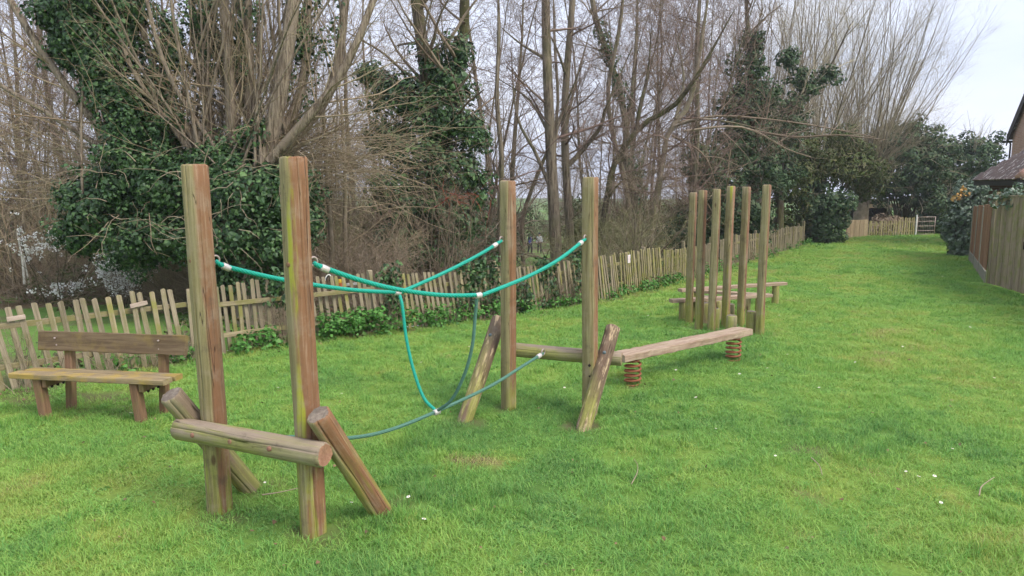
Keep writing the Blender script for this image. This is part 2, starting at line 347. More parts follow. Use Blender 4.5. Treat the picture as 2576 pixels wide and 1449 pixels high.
MT['bark_dark'] = bark_mat('bark_dark', (.055, .045, .034), (.125, .10, .072), moss=.5)
MT['bark_smooth'] = bark_mat('bark_smooth', (.22, .18, .135), (.31, .26, .20), (.18, .15, .11), sc=(4, 4, 2), moss=.35, bump=.3)
MT['bark_white'] = bark_mat('bark_white', (.55, .52, .47), (.74, .72, .67), (.36, .32, .27), sc=(3, 3, 9), bump=.3)
MT['twig_brown'] = leaf_mat('twig_brown', [(.145, .110, .080), (.22, .17, .125), (.30, .24, .175), (.18, .13, .095)], .85, .15, .7)
MT['twig_tan'] = leaf_mat('twig_tan', [(.20, .15, .095), (.30, .235, .155), (.39, .32, .215), (.24, .17, .11)], .8, .2, .7)
MT['twig_red'] = leaf_mat('twig_red', [(.145, .10, .082), (.20, .135, .112), (.27, .20, .16), (.165, .12, .095)], .85, .15, .7)
MT['twig_willow'] = leaf_mat('twig_willow', [(.30, .255, .175), (.38, .33, .235), (.45, .40, .29)], .8, .2, .7)
MT['twig_olive'] = leaf_mat('twig_olive', [(.17, .165, .075), (.24, .235, .12), (.30, .28, .17)], .85, .15, .7)
MT['dry'] = leaf_mat('dry', [(.27, .21, .15), (.38, .31, .22), (.20, .14, .10)], .85, .15, 3.0)

def grass_mat():
    m, nt, b = newmat('grass_blade', .6, .25); g = NT(nt)
    a = g.n.new('ShaderNodeAttribute'); a.attribute_type = 'INSTANCER'; a.attribute_name = 'tint'
    r = g.island()
    c = g.ramp(a.outputs['Fac'], [(0.0, (.46, .39, .19)), (.14, (.40, .44, .10)), (.34, (.325, .51, .105)), (.6, (.215, .455, .09)), (.82, (.145, .37, .088)), (1.0, (.11, .28, .075))])
    c = g.mix(g.math('MULTIPLY', r, .5), c, g.mix(r, (.075, .21, .04), (.47, .60, .18)))
    c = g.mix(g.step(r, .955, .975), c, (.58, .52, .31))
    g.put(b.inputs['Base Color'], c)
    t = g.n.new('ShaderNodeBsdfTranslucent'); g.put(t.inputs['Color'], c)
    ms = g.n.new('ShaderNodeMixShader'); ms.inputs[0].default_value = .25
    g.l.new(b.outputs[0], ms.inputs[1]); g.l.new(t.outputs[0], ms.inputs[2]); g.l.new(ms.outputs[0], g.n['Material Output'].inputs[0]); return m
MT['grass'] = grass_mat()
def lawn_mat():
    m, nt, b = newmat('lawn_ground', .95, .1); g = NT(nt); p = g.pos()
    a = g.n.new('ShaderNodeAttribute'); a.attribute_name = 'tint'; f = a.outputs['Fac']
    n2 = g.noise(p, 24.0, 5, .7)
    c = g.ramp(f, [(0.0, (.28, .21, .12)), (.12, (.30, .27, .10)), (.32, (.22, .30, .06)), (.6, (.15, .26, .05)), (1.0, (.075, .17, .04))])
    c = g.mix(g.step(n2, .42, .7), c, g.mix(.4, c, (.05, .08, .02)))
    s = g.n.new('ShaderNodeAttribute'); s.attribute_name = 'soil_shade'
    c = g.mix(s.outputs['Fac'], c, g.mix(n2, (.085, .06, .04), (.17, .125, .085)))  # one dark mix for bare earth and the painted contact shade
    g.put(b.inputs['Base Color'], c); g.put(b.inputs['Normal'], g.bump(n2, .5, .02)); return m
MT['lawn'] = lawn_mat()
def floor_mat():
    m, nt, b = newmat('woodland_floor', .95, .1); g = NT(nt); p = g.pos()
    a = g.noise(p, .35, 4); n2 = g.noise(p, 9.0, 6, .7)
    c = g.mix(g.step(a, .36, .50), g.mix(n2, (.08, .06, .035), (.20, .16, .10)), g.mix(n2, (.07, .15, .03), (.19, .33, .075)))
    g.put(b.inputs['Base Color'], c); g.put(b.inputs['Normal'], g.bump(n2, .6, .05)); return m
MT['floor'] = floor_mat()

# ------------------------------------------------------------------ ground
def soil_shade_amount(x, y):
    """bare earth along the foot of the fence and in a few worn spots, plus contact shade painted as dark earth round bases"""
    s = fsd(x, y); k = np.clip(1 - np.abs(s + .12) / .38, 0, 1) * np.clip(vnoise(x, y, 2.2, 3) * 1.9 - .45, 0, 1)
    for cx, cy, rx, ry, w in ((-4.75, 7.25, .9, .22, .8), (2.55, 5.55, .30, .12, .75), (2.1, 4.75, .16, .07, .6), (1.62, 4.62, .12, .05, .5), (2.95, 5.0, .12, .07, .45), (1.85, 4.15, .16, .05, .4),
                              (-.30, 5.36, .30, .10, .8), (5.5, 13.6, .5, .25, .35), (-2.02, 4.42, .25, .10, .5), (-1.2, 4.1, .22, .1, .5), (-4.0, 6.75, .6, .22, .5), (-1.87, 4.97, .2, .12, .8), (-.85, 4.55, .2, .12, .8), (-.45, 6.36, .22, .12, .8), (.64, 6.2, .2, .12, .8), (1.34, 7.55, .2, .14, .7), (2.81, 8.63, .2, .14, .7), (3.3, 10.5, .8, .7, .4), (-.04, 6.68, .16, .1, .7), (-2.04, 4.56, .17, .13, .9), (-1.3, 4.24, .17, .13, .9)):  # dark earth rings paint contact shade at post, brace, spring feet and under bench
        d = ((x - cx) / rx) ** 2 + ((y - cy) / ry) ** 2; k = np.maximum(k, w * np.clip(1.5 - d, 0, 1) * np.clip(vnoise(x, y, 14, 5) * 1.6, 0, 1))
    return np.clip(k, 0, 1)
def tint_at(x, y):
    """0 dry/yellow .. 1 deep green"""
    t = .50 + .40 * (vnoise(x, y, .33, 1) - .5) + .36 * (vnoise(x, y, 1.15, 2) - .5) + .34 * (vnoise(x, y, 4.1, 4) - .5) + .2 * (vnoise(x, y, 11, 7) - .5)
    t -= .22 * np.exp(-(((x - 2.4) / 1.1) ** 2 + ((y - 5.0) / .8) ** 2))          # worn, yellower turf
    t -= .85 * np.exp(-(((x + .30) / .36) ** 2 + ((y - 5.36) / .13) ** 2))         # straw coloured patch
    t -= .12 * np.exp(-(((x - 4.0) / 3) ** 2 + ((y - 19) / 5) ** 2))
    t += .18 * np.exp(-(((x - 1.6) / .8) ** 2 + ((y - 7.0) / .8) ** 2))
    t += .16 * np.exp(-(((x - 3.2) / 1.5) ** 2 + ((y - 9.0) / 1.6) ** 2))
    t += .14 * np.exp(-(((x - 8) / 2.2) ** 2 + ((y - 12) / 3.5) ** 2))
    return np.clip(t, 0, 1)
def sheet(name, aa, ss, mat, label, attrs=False):
    A, S = np.meshgrid(aa, ss, indexing='ij'); o = np.interp(A, _fa, _fo)
    X = P0[0] + FD[0] * A + FN[0] * (S + o); Y = P0[1] + FD[1] * A + FN[1] * (S + o)
    Z = zg(X, Y) + .035 * (vnoise(X, Y, .9, 11) - .5) * np.clip(1.0, 0, 1)
    if not attrs: Z = Z + .25 * (vnoise(X, Y, .35, 12) - .5) * np.clip((S - .5) / 3, 0, 1)
    n, k = A.shape; idx = np.arange(n * k).reshape(n, k)
    f = np.stack([idx[:-1, :-1], idx[1:, :-1], idx[1:, 1:], idx[:-1, 1:]], -1).reshape(-1, 4)
    me = MB().add(np.stack([X, Y, Z], -1).reshape(-1, 3), f).mesh(name, True)
    if attrs:
        for nm, fn in (('tint', tint_at), ('soil_shade', soil_shade_amount)):
            at_ = me.attributes.new(nm, 'FLOAT', 'POINT'); at_.data.foreach_set('value', fn(X.ravel(), Y.ravel()).astype(np.float32))
    o_ = obj(name, me, mat); return tag(o_, label, None, None, 'structure')
aa = np.concatenate([np.arange(-60, -12, 3.0), np.arange(-12, 36, .16), np.arange(36, 140, 4.0)])
ss = -np.concatenate([np.arange(90, 32, -4.0), np.arange(32, 16, -.8), np.arange(16, -.01, -.16)]) + .12
sheet('lawn', aa, ss, MT['lawn'], 'mown green lawn running away between the fences', True)
aa = np.concatenate([np.arange(-220, -24, 8.0), np.arange(-24, 60, .9), np.arange(60, 320, 8.0)])
ss = .12 + np.concatenate([np.arange(0, 6, .4), np.arange(6, 44, 1.0), np.arange(44, 420, 10.0)])
sheet('woodland_floor', aa, ss, MT['floor'], 'sloping ground of the wood behind the picket fence')
def lawn_z(x, y):
    return zg(x, y) + .035 * (vnoise(x, y, .9, 11) - .5)

# ------------------------------------------------------------------ logs
def log_mesh(name, L, r0, r1=None, flats=(), chamfer=.012, seed=0, sides=36, endmat=True, n=22, cracks=()):
    """round log along +Z, slightly uneven girth, worn end edges and real drying cracks; end faces use material slot 1"""
    r1 = r0 if r1 is None else r1; rng = np.random.default_rng(seed)
    zs = np.concatenate([[0, chamfer], np.linspace(chamfer, L - chamfer, n)[1:-1], [L - chamfer, L]]); rows = []; ph = rng.uniform(0, 6.28, 8)
    base_th = np.arange(sides) * 2 * math.pi / sides; cr = [R_(c) for c in cracks]
    for c in cr: base_th = base_th[np.abs((base_th - c + math.pi) % (2 * math.pi) - math.pi) > .11]
    allth = np.concatenate([base_th] + [np.array([c - .030, c, c + .030]) for c in cr]); kind = np.concatenate([np.zeros(len(base_th))] + [np.array([0, 1, 0])] * len(cr)); own = np.concatenate([np.full(len(base_th), -1)] + [np.full(3, i) for i in range(len(cr))])
    o_ = np.argsort(allth % (2 * math.pi)); allth, kind, own = allth[o_], kind[o_], own[o_]; S = len(allth)
    for i, z in enumerate(zs):
        th = allth + np.where(own >= 0, .10 * np.sin(2.3 * z + ph[4] + own) + .04 * np.sin(9 * z + ph[5]), 0) * .9
        r = r0 + (r1 - r0) * z / L; rr = np.full(S, r)
        for fa, dep in flats: rr = np.minimum(rr, r * (1 - dep) / np.maximum(np.cos(th - R_(fa)), .2))
        rr = rr * (1 + .016 * np.sin(3 * th + ph[0] + 1.3 * z) + .012 * np.sin(5 * th + ph[1] - 2.1 * z) + .010 * np.sin(7 * th + ph[6] + 5 * z) + .008 * math.sin(4 * z + ph[2]))
        rr = rr - np.where(kind > 0, r * (.13 + .12 * np.sin(3.1 * z + own * 2 + ph[7])), 0)
        if i in (0, len(zs) - 1): rr = rr - chamfer * rng.uniform(.5, 1.1, S)
        rows.append(np.stack([rr * np.cos(th) + .006 * math.sin(2 * z + ph[3]), rr * np.sin(th) + .004 * math.sin(1.4 * z + ph[5]), np.full(S, z) + (rng.normal(0, .002, S) if i in (0, len(zs) - 1) else 0)], -1))
    V = np.array(rows).reshape(-1, 3); m = len(zs)
    j = np.arange(m - 1)[:, None] * S; c = np.arange(S)[None]; c2 = (c + 1) % S
    f = np.stack([j + c, j + c2, j + S + c2, j + S + c], -1).reshape(-1, 4)
    top = np.arange(S)[None] + (m - 1) * S; bot = np.arange(S)[::-1][None]
    me = MB().add(V, f, top, bot).mesh(name, True)
    k = len(me.polygons); mi = np.zeros(k, np.int32); mi[-2:] = 1; me.polygons.foreach_set('material_index', mi)
    sm = np.ones(k, bool); sm[-2:] = False; me.polygons.foreach_set('use_smooth', sm); return me
def log(name, parent, a, b, r0, mat, end='endgrain', r1=None, flats=(), seed=0, spin=0.0, cracks=()):
    L = (Vector(b) - Vector(a)).length; me = log_mesh(name, L, r0, r1, flats, seed=seed, cracks=cracks); me.materials.append(MT[mat]); me.materials.append(MT[end])
    return obj(name, me, None, parent, along(a, b, spin))
def dome_bolt(parent, p, d, r=.016, h=.010, mat='rust_bolt', name='bolt'):
    th = np.arange(12) * math.pi / 6; rows = []
    for rr, z in ((1.0, -.012), (1.0, .15 * h), (.93, .45 * h), (.7, .8 * h), (.36, .97 * h)): rows.append(np.stack([r * rr * np.cos(th), r * rr * np.sin(th), np.full(12, z)], -1))
    V = np.array(rows).reshape(-1, 3); j = np.arange(4)[:, None] * 12; c = np.arange(12)[None]; c2 = (c + 1) % 12
    f = np.stack([j + c, j + c2, j + 12 + c2, j + 12 + c], -1).reshape(-1, 4)
    return obj(name, MB().add(V, f, np.arange(12)[None] + 48).mesh(name, True), MT[mat], parent, along(p, Vector(p) + Vector(d)))
def ring_mesh(name, R, r, n=28, k=10):
    a = np.linspace(0, 2 * math.pi, n, endpoint=False); b = np.arange(k) * 2 * math.pi / k
    V = np.stack([(R + r * np.cos(b)[None]) * np.cos(a)[:, None], (R + r * np.cos(b)[None]) * np.sin(a)[:, None], np.broadcast_to(r * np.sin(b)[None], (n, k))], -1).reshape(-1, 3)
    i = np.arange(n)[:, None]; c = np.arange(k)[None]; f = np.stack([i * k + c, ((i + 1) % n) * k + c, ((i + 1) % n) * k + (c + 1) % k, i * k + (c + 1) % k], -1).reshape(-1, 4)
    return MB().add(V, f).mesh(name, True)
def rope_mesh(name, pts, r=.0165, strands=6, pitch=.17, step=.0045):
    pts = np.asarray(pts, float); L = np.linalg.norm(np.diff(pts, axis=0), axis=1).sum(); n = int(L / step); P = catmull(pts, n)
    T = np.gradient(P, axis=0); T = nrm(T); ref = np.array([.3, -.8, .2]); A = nrm(np.cross(T, ref)); B = np.cross(T, A)
    k = strands * 4; th = np.arange(k) * 2 * math.pi / k; s = np.linspace(0, L, n)
    rad = r * (.74 + .28 * np.abs(np.cos(strands * th / 2)))
    ang = th[None] + s[:, None] * 2 * math.pi / pitch
    V = P[:, None] + rad[None, :, None] * (np.cos(ang)[..., None] * A[:, None] + np.sin(ang)[..., None] * B[:, None])
    j = np.arange(n - 1)[:, None] * k; c = np.arange(k)[None]; c2 = (c + 1) % k
    f = np.stack([j + c, j + c2, j + k + c2, j + k + c], -1).reshape(-1, 4)
    return MB().add(V.reshape(-1, 3), f, (np.arange(k) + (n - 1) * k)[None], np.arange(k)[::-1][None]).mesh(name, True)
def sleeve(parent, p, d, r=.0225, L=.058, name='rope_clamp'):
    a = Vector(p) - Vector(d).normalized() * L / 2; me = log_mesh(name, L, r, chamfer=.004, sides=16, n=4, seed=3)
    me.materials.append(MT['clamp']); me.materials.append(MT['clamp']); return obj(name, me, None, parent, along(a, Vector(a) + Vector(d)))

# ---- rope crossing: two goal-like log frames joined by ropes
P1 = np.array([-2.045, 4.572, 0]); P2 = np.array([-1.307, 4.249, 0]); P3 = np.array([-.037, 6.732, 0]); P4 = np.array([.743, 6.55, 0])
rc = thing('rope_crossing', 'rope crossing of four tall wooden posts joined by turquoise ropes', 'rope crossing', (-.66, 5.5, 0))
def post(p, H, mat, end, seed, flats=(), cracks=()):
    return tag(log('post', rc, (p[0], p[1], -.35), (p[0], p[1], H), .083 if p[1] < 5 else .076, mat, end, flats=flats, seed=seed, cracks=cracks))
post(P1, 2.36, 'post_a', 'endgrain', 1, ((330, .10),), (300, 250))
post(P2, 2.39, 'post_b', 'endgrain', 2, ((330, .12), (215, .08)), (304, 330))
post(P3, 2.26, 'post_c', 'endgrain', 3, ((225, .10), (320, .08)), (290,))
post(P4, 2.285, 'post_d', 'endgrain', 4, ((240, .12), (330, .1)), (274,))
v12 = nrm(P2 - P1); n12 = np.array([-v12[1], v12[0], 0]); v34 = nrm(P4 - P3); n34 = np.array([-v34[1], v34[0], 0])
l1a = P1 - n12 * .125 - v12 * .185; l1b = P2 - n12 * .125 + v12 * .23; l1a[2] = .595; l1b[2] = .60
l2a = P3 + n34 * .115 - v34 * .06; l2b = P4 + n34 * .115 + v34 * .30; l2a[2] = .578; l2b[2] = .545
log('rail_log', rc, l1a, l1b, .076, 'rail_log', 'endgrain_red', seed=5, cracks=(62,))
log('rail_log', rc, l2a, l2b, .070, 'rail_log', 'endgrain', seed=6, cracks=(70,))
b1 = (np.array([-1.87, 5.0, -.22]), np.array([-2.285, 4.50, .845])); b2 = (np.array([-.83, 4.60, -.2]), np.array([-1.19, 4.085, .84]))
b3 = (np.array([-.53, 6.23, -.2]), np.array([-.14, 7.0, .875])); b4 = (np.array([.56, 6.03, -.2]), np.array([1.0, 6.74, .825]))
log('brace', rc, *b1, .075, 'brace_log', 'endgrain_grey', seed=7, cracks=(295,))
log('brace', rc, *b2, .078, 'brace_red', 'endgrain_grey', flats=((300, .12), (30, .1)), seed=8, cracks=(330, 275))
log('brace', rc, *b3, .074, 'brace_worn', 'endgrain_grey', seed=9)
log('brace', rc, *b4, .072, 'brace_worn', 'endgrain', seed=10)
# bolts on the front rail, on the posts and domed blue nuts on the far braces
def on_rail(t, side): p = l1a + (l1b - l1a) * t; return p + side * .077
fr = nrm(np.array([n12[0] * -.98, n12[1] * -.98, .12]))
for t, mname in ((.17, 'rust_bolt'), (.70, 'rust_bolt')): dome_bolt(rc, on_rail(t, fr), fr, .017, .009, mname)
dome_bolt(rc, on_rail(.435, fr), fr, .016, .004, 'bench_leg')
for p, z in ((P1, 1.74), (P2, 1.745)):
    d = nrm(np.array([-.55, -.83, 0])); q = p + d * .082; dome_bolt(rc, (q[0], q[1], z), d, .016, .006, 'bench_leg')
for (a, b), t in ((b3, .86), (b4, .79)):
    d = nrm(np.array([-.35, -.93, .12])); q = a + (b - a) * t + d * .072; dome_bolt(rc, q, d, .019, .024, 'blue_bolt')
for p, z, r in ((P3, .52, .013), (P3, .40, .008), (P4, .505, .014), (P4, .40, .008)):
    d = nrm(np.array([-.10, -.99, 0])); q = p + d * .0755; dome_bolt(rc, (q[0], q[1], z), d, r, .0015, 'hole', 'bolt_hole')
# eyelets and ropes
def eyelet(p, tangent, R=.026):
    q = Vector(tangent).to_track_quat('X', 'Z'); mw = Matrix.Translation(p) @ q.to_matrix().to_4x4() @ Matrix.Rotation(math.pi / 2, 4, 'X')
    return obj('eyelet', ring_mesh('eyelet', R, .0075), MT['galv'], rc, mw)
A_ = [(-1.985, 4.640, 1.722), (-1.938, 4.687, 1.683), (-1.75, 4.89, 1.590), (-1.553, 5.101, 1.509), (-1.25, 5.43, 1.405), (-.956, 5.743, 1.339), (-.88, 5.825, 1.352), (-.56, 6.17, 1.468), (-.28, 6.47, 1.59), (-.085, 6.675, 1.69)]
B_ = [(-1.238, 4.322, 1.738), (-1.192, 4.369, 1.706), (-1.0, 4.57, 1.595), (-.796, 4.783, 1.502), (-.52, 5.07, 1.415), (-.263, 5.34, 1.372), (-.19, 5.41, 1.377), (.14, 5.761, 1.462), (.42, 6.05, 1.575), (.675, 6.32, 1.712)]
A_[-1] = tuple(P3 + np.array([-.060, -.062, 1.69])); B_[-1] = tuple(P4 + np.array([-.058, -.066, 1.712]))
obj('hand_rope', rope_mesh('hand_rope', A_), MT['rope'], rc); obj('hand_rope', rope_mesh('hand_rope', B_), MT['rope'], rc)
tA = np.array(A_[5]) - np.array(A_[4]); tB = np.array(B_[6]) - np.array(B_[5])
sleeve(rc, A_[5], tA); sleeve(rc, B_[5], tB)
for c_ in (A_, B_):
    e0 = np.array(c_[0]); e1 = np.array(c_[-1]); d0 = nrm(np.array(c_[1]) - e0); d1 = nrm(np.array(c_[-2]) - e1)
    sleeve(rc, e0 + d0 * .085, d0); sleeve(rc, e1 + d1 * .10, d1); eyelet(e0 + np.array([0, 0, .012]), d0); eyelet(e1 + np.array([0, 0, .012]), d1)
AN = np.array(A_[5]); BN = np.array(B_[5]); FNODE = np.array([-.629, 5.52, .377]); pn = np.cross(BN - AN, FNODE - AN)
def onp(px, py):
    v = ray(px, py); c0 = np.array([0, 0, CAMZ]); return c0 + v * (np.dot(pn, AN - c0) / np.dot(pn, v))
vl = [AN + np.array([.012, .012, -.012])] + [onp(*q) for q in ((1012, 770), (1022, 850), (1040, 930), (1066, 1000))] + [FNODE]
vr = [BN + np.array([-.01, -.01, -.012])] + [onp(*q) for q in ((1196, 790), (1188, 870), (1169, 940), (1137, 1004))] + [FNODE]
obj('hanger_rope', rope_mesh('hanger_rope', vl, .0135), MT['rope'], rc); obj('hanger_rope', rope_mesh('hanger_rope', vr, .0135), MT['rope_faded'], rc)
m1 = (l1a + l1b) / 2 + n12 * .085 + v12 * .06; m2 = np.array([.30, 6.655, .585])
FT = [tuple(m1 + np.array([0, 0, .0])), (-1.50, 4.60, .505), (-1.215, 4.899, .385), (-.957, 5.173, .345), tuple(FNODE), (-.211, 5.963, .452), (.10, 6.37, .535), tuple(m2)]
obj('foot_rope', rope_mesh('foot_rope', FT, .0145), MT['rope_faded'], rc)
sleeve(rc, FNODE, np.array(FT[5]) - np.array(FT[3]), .024, .06); d_ = nrm(np.array(FT[-2]) - m2); sleeve(rc, m2 + d_ * .075, d_); eyelet(m2 + np.array([0, 0, .01]), d_, .028)

# ---- sprung balance beam
sb = thing('balance_beam', 'thick plank balance beam standing on two rusty coil springs', 'balance beam', (2.08, 8.12, 0))
ba, bb = np.array([1.150, 7.436, .3425]), np.array([3.0, 8.79, .3425]); bd = bb - ba; Lb = np.linalg.norm(bd); by = math.atan2(bd[1], bd[0])
def sawn(name, L, W, T, seed=0, n=24, amp=.003, bev=.006):
    """sawn plank along local X with lightly worn, uneven edges"""
    rng = np.random.default_rng(seed); xs = np.linspace(-L / 2, L / 2, n); prof = [(-W / 2 + bev, -T / 2), (W / 2 - bev, -T / 2), (W / 2, -T / 2 + bev), (W / 2, T / 2 - bev), (W / 2 - bev, T / 2), (-W / 2 + bev, T / 2), (-W / 2, T / 2 - bev), (-W / 2, -T / 2 + bev)]
    V = []
    for x in xs:
        for (y, z) in prof: V.append((x, y + rng.normal(0, amp), z + rng.normal(0, amp * .6)))
    V = np.array(V); j = np.arange(n - 1)[:, None] * 8; c = np.arange(8)[None]; c2 = (c + 1) % 8
    f = np.stack([j + c, j + c2, j + 8 + c2, j + 8 + c], -1).reshape(-1, 4)[:, ::-1]
    return MB().add(V, f, (np.arange(8) + (n - 1) * 8)[::-1][None], np.arange(8)[None]).mesh(name)
obj('plank', sawn('plank', Lb, .225, .078, 4, 40, .0035, .008), MT['beam'], sb, yaw(tuple((ba + bb) / 2), by))
def spring_mesh(name, R, r, H, turns, n=170, k=8):
    t = np.linspace(0, 1, n); a = t * turns * 2 * math.pi
    P = np.stack([R * np.cos(a), R * np.sin(a), r + (H - 2 * r) * t], -1); mb = MB()
    T = nrm(np.gradient(P, axis=0)); A = nrm(np.stack([np.cos(a), np.sin(a), 0 * a], -1)); B = np.cross(T, A); th = np.arange(k) * 2 * math.pi / k
    V = P[:, None] + r * (np.cos(th)[None, :, None] * A[:, None] + np.sin(th)[None, :, None] * B[:, None])
    j = np.arange(n - 1)[:, None] * k; c = np.arange(k)[None]; c2 = (c + 1) % k
    return mb.add(V.reshape(-1, 3), np.stack([j + c, j + c2, j + k + c2, j + k + c], -1).reshape(-1, 4)).mesh(name, True)
for sx, sy in ((1.345, 7.578), (2.815, 8.655)):
    obj('coil_spring', spring_mesh('coil_spring', .087, .0115, .315, 5.3), MT['rust'], sb, yaw((sx, sy, -.02), R_(200)))
    pl = MB(); th = np.arange(20) * math.pi / 10; V = np.concatenate([np.stack([.10 * np.cos(th), .10 * np.sin(th), np.full(20, z)], -1) for z in (0, .010)])
    pl.add(V, np.stack([np.arange(20), (np.arange(20) + 1) % 20, (np.arange(20) + 1) % 20 + 20, np.arange(20) + 20], -1), np.arange(20, 40)[None], np.arange(20)[::-1][None])
    obj('top_plate', pl.mesh('top_plate'), MT['rust'], sb, Matrix.Translation((sx, sy, .294)))

# ---- bench
bA = np.array([-4.92, 6.60]); bB = np.array([-3.265, 6.305]); bdir = nrm(bB - bA); bn = np.array([-bdir[1], bdir[0]]); bz = math.atan2(bdir[1], bdir[0])
bl = np.linalg.norm(bB - bA); bc = (bA + bB) / 2
be = thing('bench', 'weathered plank bench with yellow lichen and a backrest beside the picket fence', 'bench', (bc[0], bc[1], 0))
def bq(u, w, z): p = bc + bdir * u + bn * w; return (p[0], p[1], z)
obj('seat_plank', sawn('seat_plank', bl, .135, .052, 1, 20, .002), MT['bench_seat'], be, yaw(bq(0, .068, .412), bz))
obj('seat_plank', sawn('seat_plank', bl - .02, .120, .050, 2, 20, .002), MT['bench_seat'], be, yaw(bq(.03, .201, .413), bz))
obj('backrest', sawn('backrest', 1.645, .195, .048, 3, 20, .002), MT['bench_back'], be, yaw(bq(.04, .345, .695), bz, 0, R_(80)))
for u in (-.56, .50):
    lm = MB().box((0, 0, 0), (.082, .085, .55), bev=.006).mesh('leg')
    o = obj('leg', lm, MT['bench_leg'], be, yaw(bq(u + .012, .07, .115), bz, R_(-5)))
    lm2 = MB().box((0, 0, 0), (.078, .07, .92), bev=.006).mesh('back_leg')
    obj('back_leg', lm2, MT['bench_leg'], be, yaw(bq(u + .03 + .05, .355, .300), bz, 0, R_(-5)))
    cb = MB().box((0, 0, 0), (.05, .30, .085), bev=.004).mesh('cross_bearer'); obj('cross_bearer', cb, MT['bench_leg'], be, yaw(bq(u + .068, .19, .340), bz))
    for w in (.10, .17, .24): dome_bolt(be, bq(u + .10, w, .295), (0, 0, -1), .012, .012, 'hole')
for u, z in ((-.58, .73), (-.57, .66), (.585, .74), (.58, .655)):
    d = np.array([*(-bn), .12]); dome_bolt(be, bq(u, .312 + (.695 - z) * .12, z), d, .010, .005, 'galv')
me = MB().box((0, 0, 0), (.02, .002, .012)).mesh('dropping')

# ---- upright poles, stepping stumps, zigzag planks
POLES = [((2.894, 11.194), 2.115, 'pole', 'leftmost'), ((2.898, 10.623), 2.14, 'pole', 'second from the left'), ((3.052, 10.45), 2.155, 'pole', 'third from the left'),
         ((3.325, 10.70), 2.20, 'pole_lime', None), ((3.634, 10.869), 2.19, 'pole', 'second from the right'), ((3.678, 10.136), 2.205, 'pole', 'rightmost')]
for i, ((x, y), H, mt, w) in enumerate(POLES):
    me = log_mesh('upright_pole', H + .3, .064, flats=((230, .14), (320, .14), (50, .14), (140, .14)), seed=20 + i, cracks=((262,) if i == 3 else (285,) if i % 2 else ())); me.materials.append(MT[mt]); me.materials.append(MT['endgrain'])
    o = obj('upright_pole', me, None, None, along((x, y, float(zg(x, y)) - .3), (x + (.03 if i == 3 else .006), y, H), R_(random.Random(i).uniform(-12, 12))))
    tag(o, ('split upright pole with a bright lime green streak, fourth of six in a cluster' if i == 3 else 'tall square-edged wooden pole, %s of six standing in a cluster' % w), 'pole', 'upright poles on the lawn')
ST = [((3.594, 10.292), 'stump nearest the rightmost pole, standing alone in the grass'), ((3.195, 9.95), 'low stump just behind the end of the sprung beam'), ((3.144, 10.62), 'stump half hidden between the third and fourth poles, front one'),
      ((3.509, 11.05), 'stump between the lime streaked pole and the next pole right'), ((3.146, 11.18), 'stump between the second and third poles, front one'), ((3.43, 11.487), 'stump seen between third and fourth poles, rear one'),
      ((3.382, 12.009), 'rearmost stump seen between the second and third poles'), ((3.055, 11.589), 'stump between the leftmost and second poles')]
for i, ((x, y), lb) in enumerate(ST):
    z = float(zg(x, y)); me = log_mesh('stepping_stump', .33 + .2, .078, flats=((200 + 30 * i, .08),), seed=40 + i, chamfer=.016, n=8); me.materials.append(MT['stump']); me.materials.append(MT['endgrain_grey'])
    o = obj('stepping_stump', me, None, None, yaw((x, y, z - .2), i * .7)); tag(o, 'round wooden ' + lb, 'stump', 'stepping stumps')
ZB = [((2.62, 11.324), (4.45, 11.84), .32, 'plank balance beam on short posts, nearest of the three zigzag beams'), ((3.149, 12.70), (4.36, 12.06), .325, 'middle plank of the three zigzag balance beams behind the poles'),
      ((3.03, 12.42), (5.24, 13.22), .33, 'longest and farthest plank of the three zigzag balance beams')]
for i, (a, b, z, lb) in enumerate(ZB):
    a = np.array(a); b = np.array(b); d = nrm(b - a); L = np.linalg.norm(b - a); c = (a + b) / 2; g0 = float(zg(c[0], c[1]))
    t = thing('low_balance_beam', lb, 'balance beam', (c[0], c[1], g0), 'zigzag balance beams')
    obj('plank', sawn('plank', L, .14, .055, 60 + i, 16, .002), MT['beam'], t, yaw((c[0], c[1], z + (i == 1) * -.035), math.atan2(d[1], d[0])))
    for u in (-L / 2 + .22, L / 2 - .22):
        q = c + d * u; me = log_mesh('support_post', .5, .065, seed=70 + i, n=5); me.materials.append(MT['stump']); me.materials.append(MT['endgrain_grey'])
        obj('support_post', me, None, t, Matrix.Translation((q[0], q[1], z - .53 + (i == 1) * -.035)))

# ------------------------------------------------------------------ picket fence
_fl = np.concatenate([[0], np.cumsum(np.linalg.norm(np.diff(FENCE, axis=0), axis=1))])
def fpt(s): return np.array([np.interp(s, _fl, FENCE[:, 0]), np.interp(s, _fl, FENCE[:, 1])])
def ftan(s): return nrm(fpt(s + .3) - fpt(s - .3))
pf = thing('picket_fence', 'long weathered wooden picket fence, mossy and leaning, beside the wood', 'fence', V3(*fpt(12)))
rngF = np.random.default_rng(5)
def picket_mesh(w, h, seed):
    r = np.random.default_rng(seed); t = .018; k = .012
    pr = [(-w / 2, 0), (w / 2, 0), (w / 2, h - k), (w / 2 - k, h + r.uniform(-.008, .004)), (-w / 2 + k, h + r.uniform(-.008, .004)), (-w / 2, h - k * r.uniform(.6, 1.6))]
    V = np.array([(x, y, z) for y in (-t / 2, t / 2) for (x, z) in pr]); n = 6
    f = np.array([(i, (i + 1) % n, (i + 1) % n + n, i + n) for i in range(n)])
    return MB().add(V, f, np.arange(n, 2 * n)[::-1][None], np.arange(n)[None]).mesh('picket')
VAR = {}
